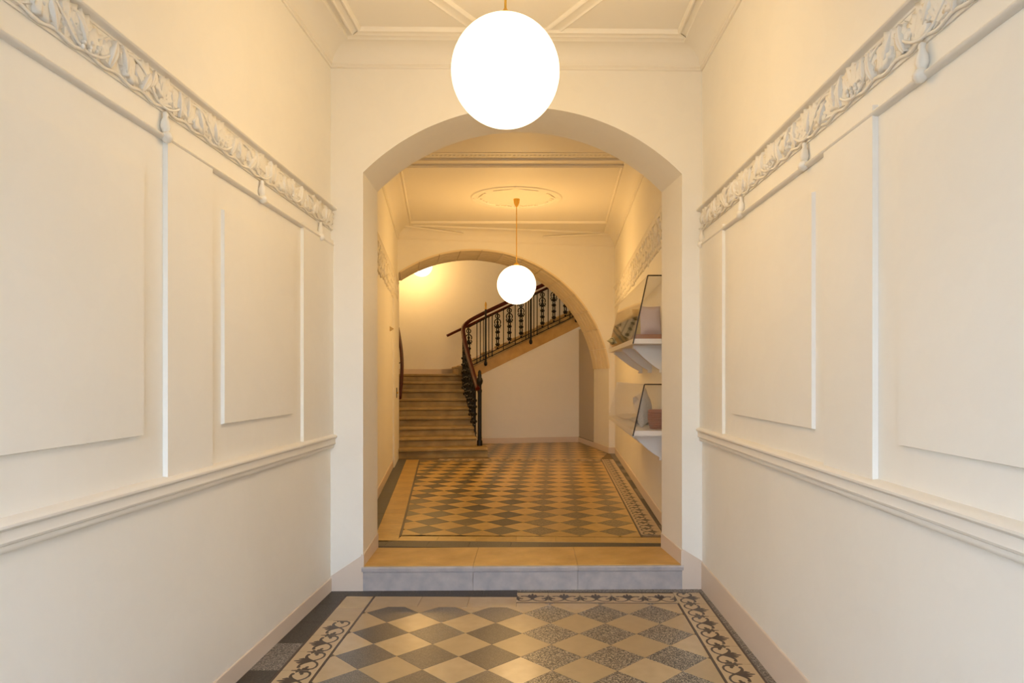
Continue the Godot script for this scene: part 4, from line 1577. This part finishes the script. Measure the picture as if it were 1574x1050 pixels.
func build_cases() -> void:
	var yu := 1.63
	var yl := 0.938
	display_case("upper white wall shelf with a leaning glass case, above the other case", yu, 0.47, 0.11)
	display_case("lower white wall shelf with a leaning glass case, near the floor", yl, 0.345, 0.085)
	# upper case
	var tray := thing("wooden_tray", "flat orange wooden tray under the pale pink cushion in the upper glass case", "tray", P(0.93, yu, 5.46))
	var mb := MB.new()
	mb.box(Vector3(0, 0.012, 0), Vector3(0.22, 0.024, 0.36), 0.006)
	put("base", mb, M.tray_wood, tray)
	mb = MB.new()
	for s in [-1, 1]:
		mb.box(Vector3(s * 0.104, 0.030, 0), Vector3(0.012, 0.03, 0.36), 0.004)
		mb.box(Vector3(0, 0.030, s * 0.174), Vector3(0.20, 0.03, 0.012), 0.004)
	put("rim", mb, M.tray_wood, tray)
	place("cushion", "square pale pink cushion standing upright on the orange tray in the upper case", "cushion", "", pillow(Vector3(0.18, 0.24, 0.10), M.cloth_pink), M.cloth_pink, P(0.965, yu + 0.165, 5.46), Vector3(-8, 12, 0))
	place("towel", "mustard yellow folded cloth behind the pink cushion in the upper case", "towel", "", pillow(Vector3(0.20, 0.30, 0.07), M.mustard), M.mustard, P(0.98, yu + 0.155, 5.80), Vector3(-10, -10, 4))
	place("cushion", "pale green cushion with dark check lines leaning at the far end of the upper case", "cushion", "", pillow(Vector3(0.42, 0.30, 0.10), M.cloth_check), M.cloth_check, P(0.955, yu + 0.15, 6.35), Vector3(0, -68, 14))
	place("cushion", "second green checked cushion lying flat at the far end of the upper case", "cushion", "", pillow(Vector3(0.40, 0.26, 0.12), M.cloth_check), M.cloth_check, P(0.98, yu + 0.065, 6.80), Vector3(-84, 4, 0))
	# lower case
	place("cushion", "shaggy white cushion leaning beside the brown basket in the lower glass case", "cushion", "", pillow(Vector3(0.24, 0.27, 0.085), M.cloth_white, 0.5, 4), M.cloth_white, P(0.915, yl + 0.150, 5.50), Vector3(-6, 52, 18))
	place("towel", "dark folded cloth lying behind the shaggy white cushion in the lower case", "towel", "", pillow(Vector3(0.22, 0.22, 0.07), M.cloth_dark), M.cloth_dark, P(0.96, yl + 0.037, 5.74), Vector3(-88, 10, 0))
	place("towel", "thin white folded towel lying in the far half of the lower case", "towel", "", pillow(Vector3(0.24, 0.5, 0.05), M.cloth_white, 0.3, 6), M.cloth_white, P(0.96, yl + 0.027, 6.45), Vector3(-90, 3, 0))
	var bk := thing("basket", "round brown wicker basket in the lower glass case by the arch", "basket", P(0.985, yl, 5.27))
	mb = MB.new()
	for i in 9:
		var r := 0.052 + 0.016 * sin(i / 8.0 * 2.2)
		mb.torus(Vector3(0, 0.010 + i * 0.0155, 0), r, 0.0085, Vector3.RIGHT, Vector3.BACK, 0, TAU, 24, 6)
	mb.lathe([[0.001, 0.002], [0.052, 0.002], [0.064, 0.07], [0.062, 0.13]], Vector3.ZERO, 24)
	put("woven_body", mb, M.wicker, bk)
	mb = MB.new()
	mb.torus(Vector3(0, 0.142, 0), 0.063, 0.010, Vector3.RIGHT, Vector3.BACK, 0, TAU, 24, 6)
	put("rim", mb, M.wicker, bk)
	# small fittings on the left wall of the inner hall
	var se := thing("wall_sensor", "small cream wedge-shaped sensor high on the left wall of the inner hall", "sensor", P(fxl(8.35), 1.93, 8.35))
	mb = MB.new()
	var a: Array = [Vector3(-0.004, 0.035, 0.045), Vector3(0.055, 0.0, 0.02), Vector3(-0.004, -0.035, 0.045)]
	var b: Array = [Vector3(-0.012, 0.035, -0.045), Vector3(0.047, 0.0, -0.02), Vector3(-0.012, -0.035, -0.045)]
	mb.loft(a, b)
	put("housing", mb, M.plastic_cream, se)
	var lk := thing("lock_plate", "narrow dark metal plate on the left wall beside the stair foot", "plate", P(fxl(9.30) + 0.022, 1.12, 9.30))
	mb = MB.new()
	mb.box(Vector3.ZERO, Vector3(0.014, 0.14, 0.05), 0.004)
	put("plate", mb, M.iron, lk)
	mb = MB.new()
	mb.ball(Vector3(0.014, 0.0, 0), 0.012, 8)
	put("knob", mb, M.brass, lk.get_child(0))

# ---------------------------------------------------------------- assembly
func _ready() -> void:
	# camera: level, the lens shifted up and a little to the left, as the photograph's upright lines ask
	var cam := Camera3D.new()
	cam.name = "camera"
	cam.projection = Camera3D.PROJECTION_FRUSTUM
	cam.near = 0.05
	cam.far = 100.0
	cam.size = 1050.0 / 1045.0 * 0.05
	cam.frustum_offset = Vector2(-28.0, 53.0) / 1045.0 * 0.05
	cam.position = Vector3(0, EYE, 0)
	add_child(cam)
	cam.current = true
	# sky outside the entrance behind the camera
	var env := Environment.new()
	var sky := Sky.new()
	var sm := ProceduralSkyMaterial.new()
	sm.sky_top_color = Color(0.62, 0.72, 0.86)
	sm.sky_horizon_color = Color(0.90, 0.93, 0.95)
	sm.ground_horizon_color = Color(0.60, 0.63, 0.65)
	sm.ground_bottom_color = Color(0.42, 0.41, 0.40)
	sm.sky_energy_multiplier = 3.3
	sm.ground_energy_multiplier = 3.3
	sky.sky_material = sm
	env.background_mode = Environment.BG_SKY
	env.sky = sky
	env.tonemap_mode = Environment.TONE_MAPPER_LINEAR
	env.tonemap_exposure = 1.1
	env.sdfgi_enabled = true
	env.ssao_enabled = true
	env.ssil_enabled = true
	var we := WorldEnvironment.new()
	we.name = "environment"
	we.environment = env
	add_child(we)
	rng.seed = 5
	make_materials()
	# lamps
	lamp("large white glass globe lamp hanging on a cord before the near arch", P(-0.11, 2.70, 3.02), 0.24, 3.412, 0.54, M.opal_0, 0.05)
	lamp("white glass globe lamp hanging below the ceiling rosette of the inner hall", P(-0.168, 2.47, 8.36), 0.24, 3.525, 1.15, M.opal_1, 0.07)
	lamp("white glass globe lamp in the stair hall, partly hidden by the far arch", L(0.405, 3.40, 2.72), 0.20, 4.48, 0.62, M.opal_1, 0.05)
	build_near_walls()
	build_ceilings()
	build_inner_hall()
	build_stair_hall()
	build_floors()
	build_railing()
	build_cases()
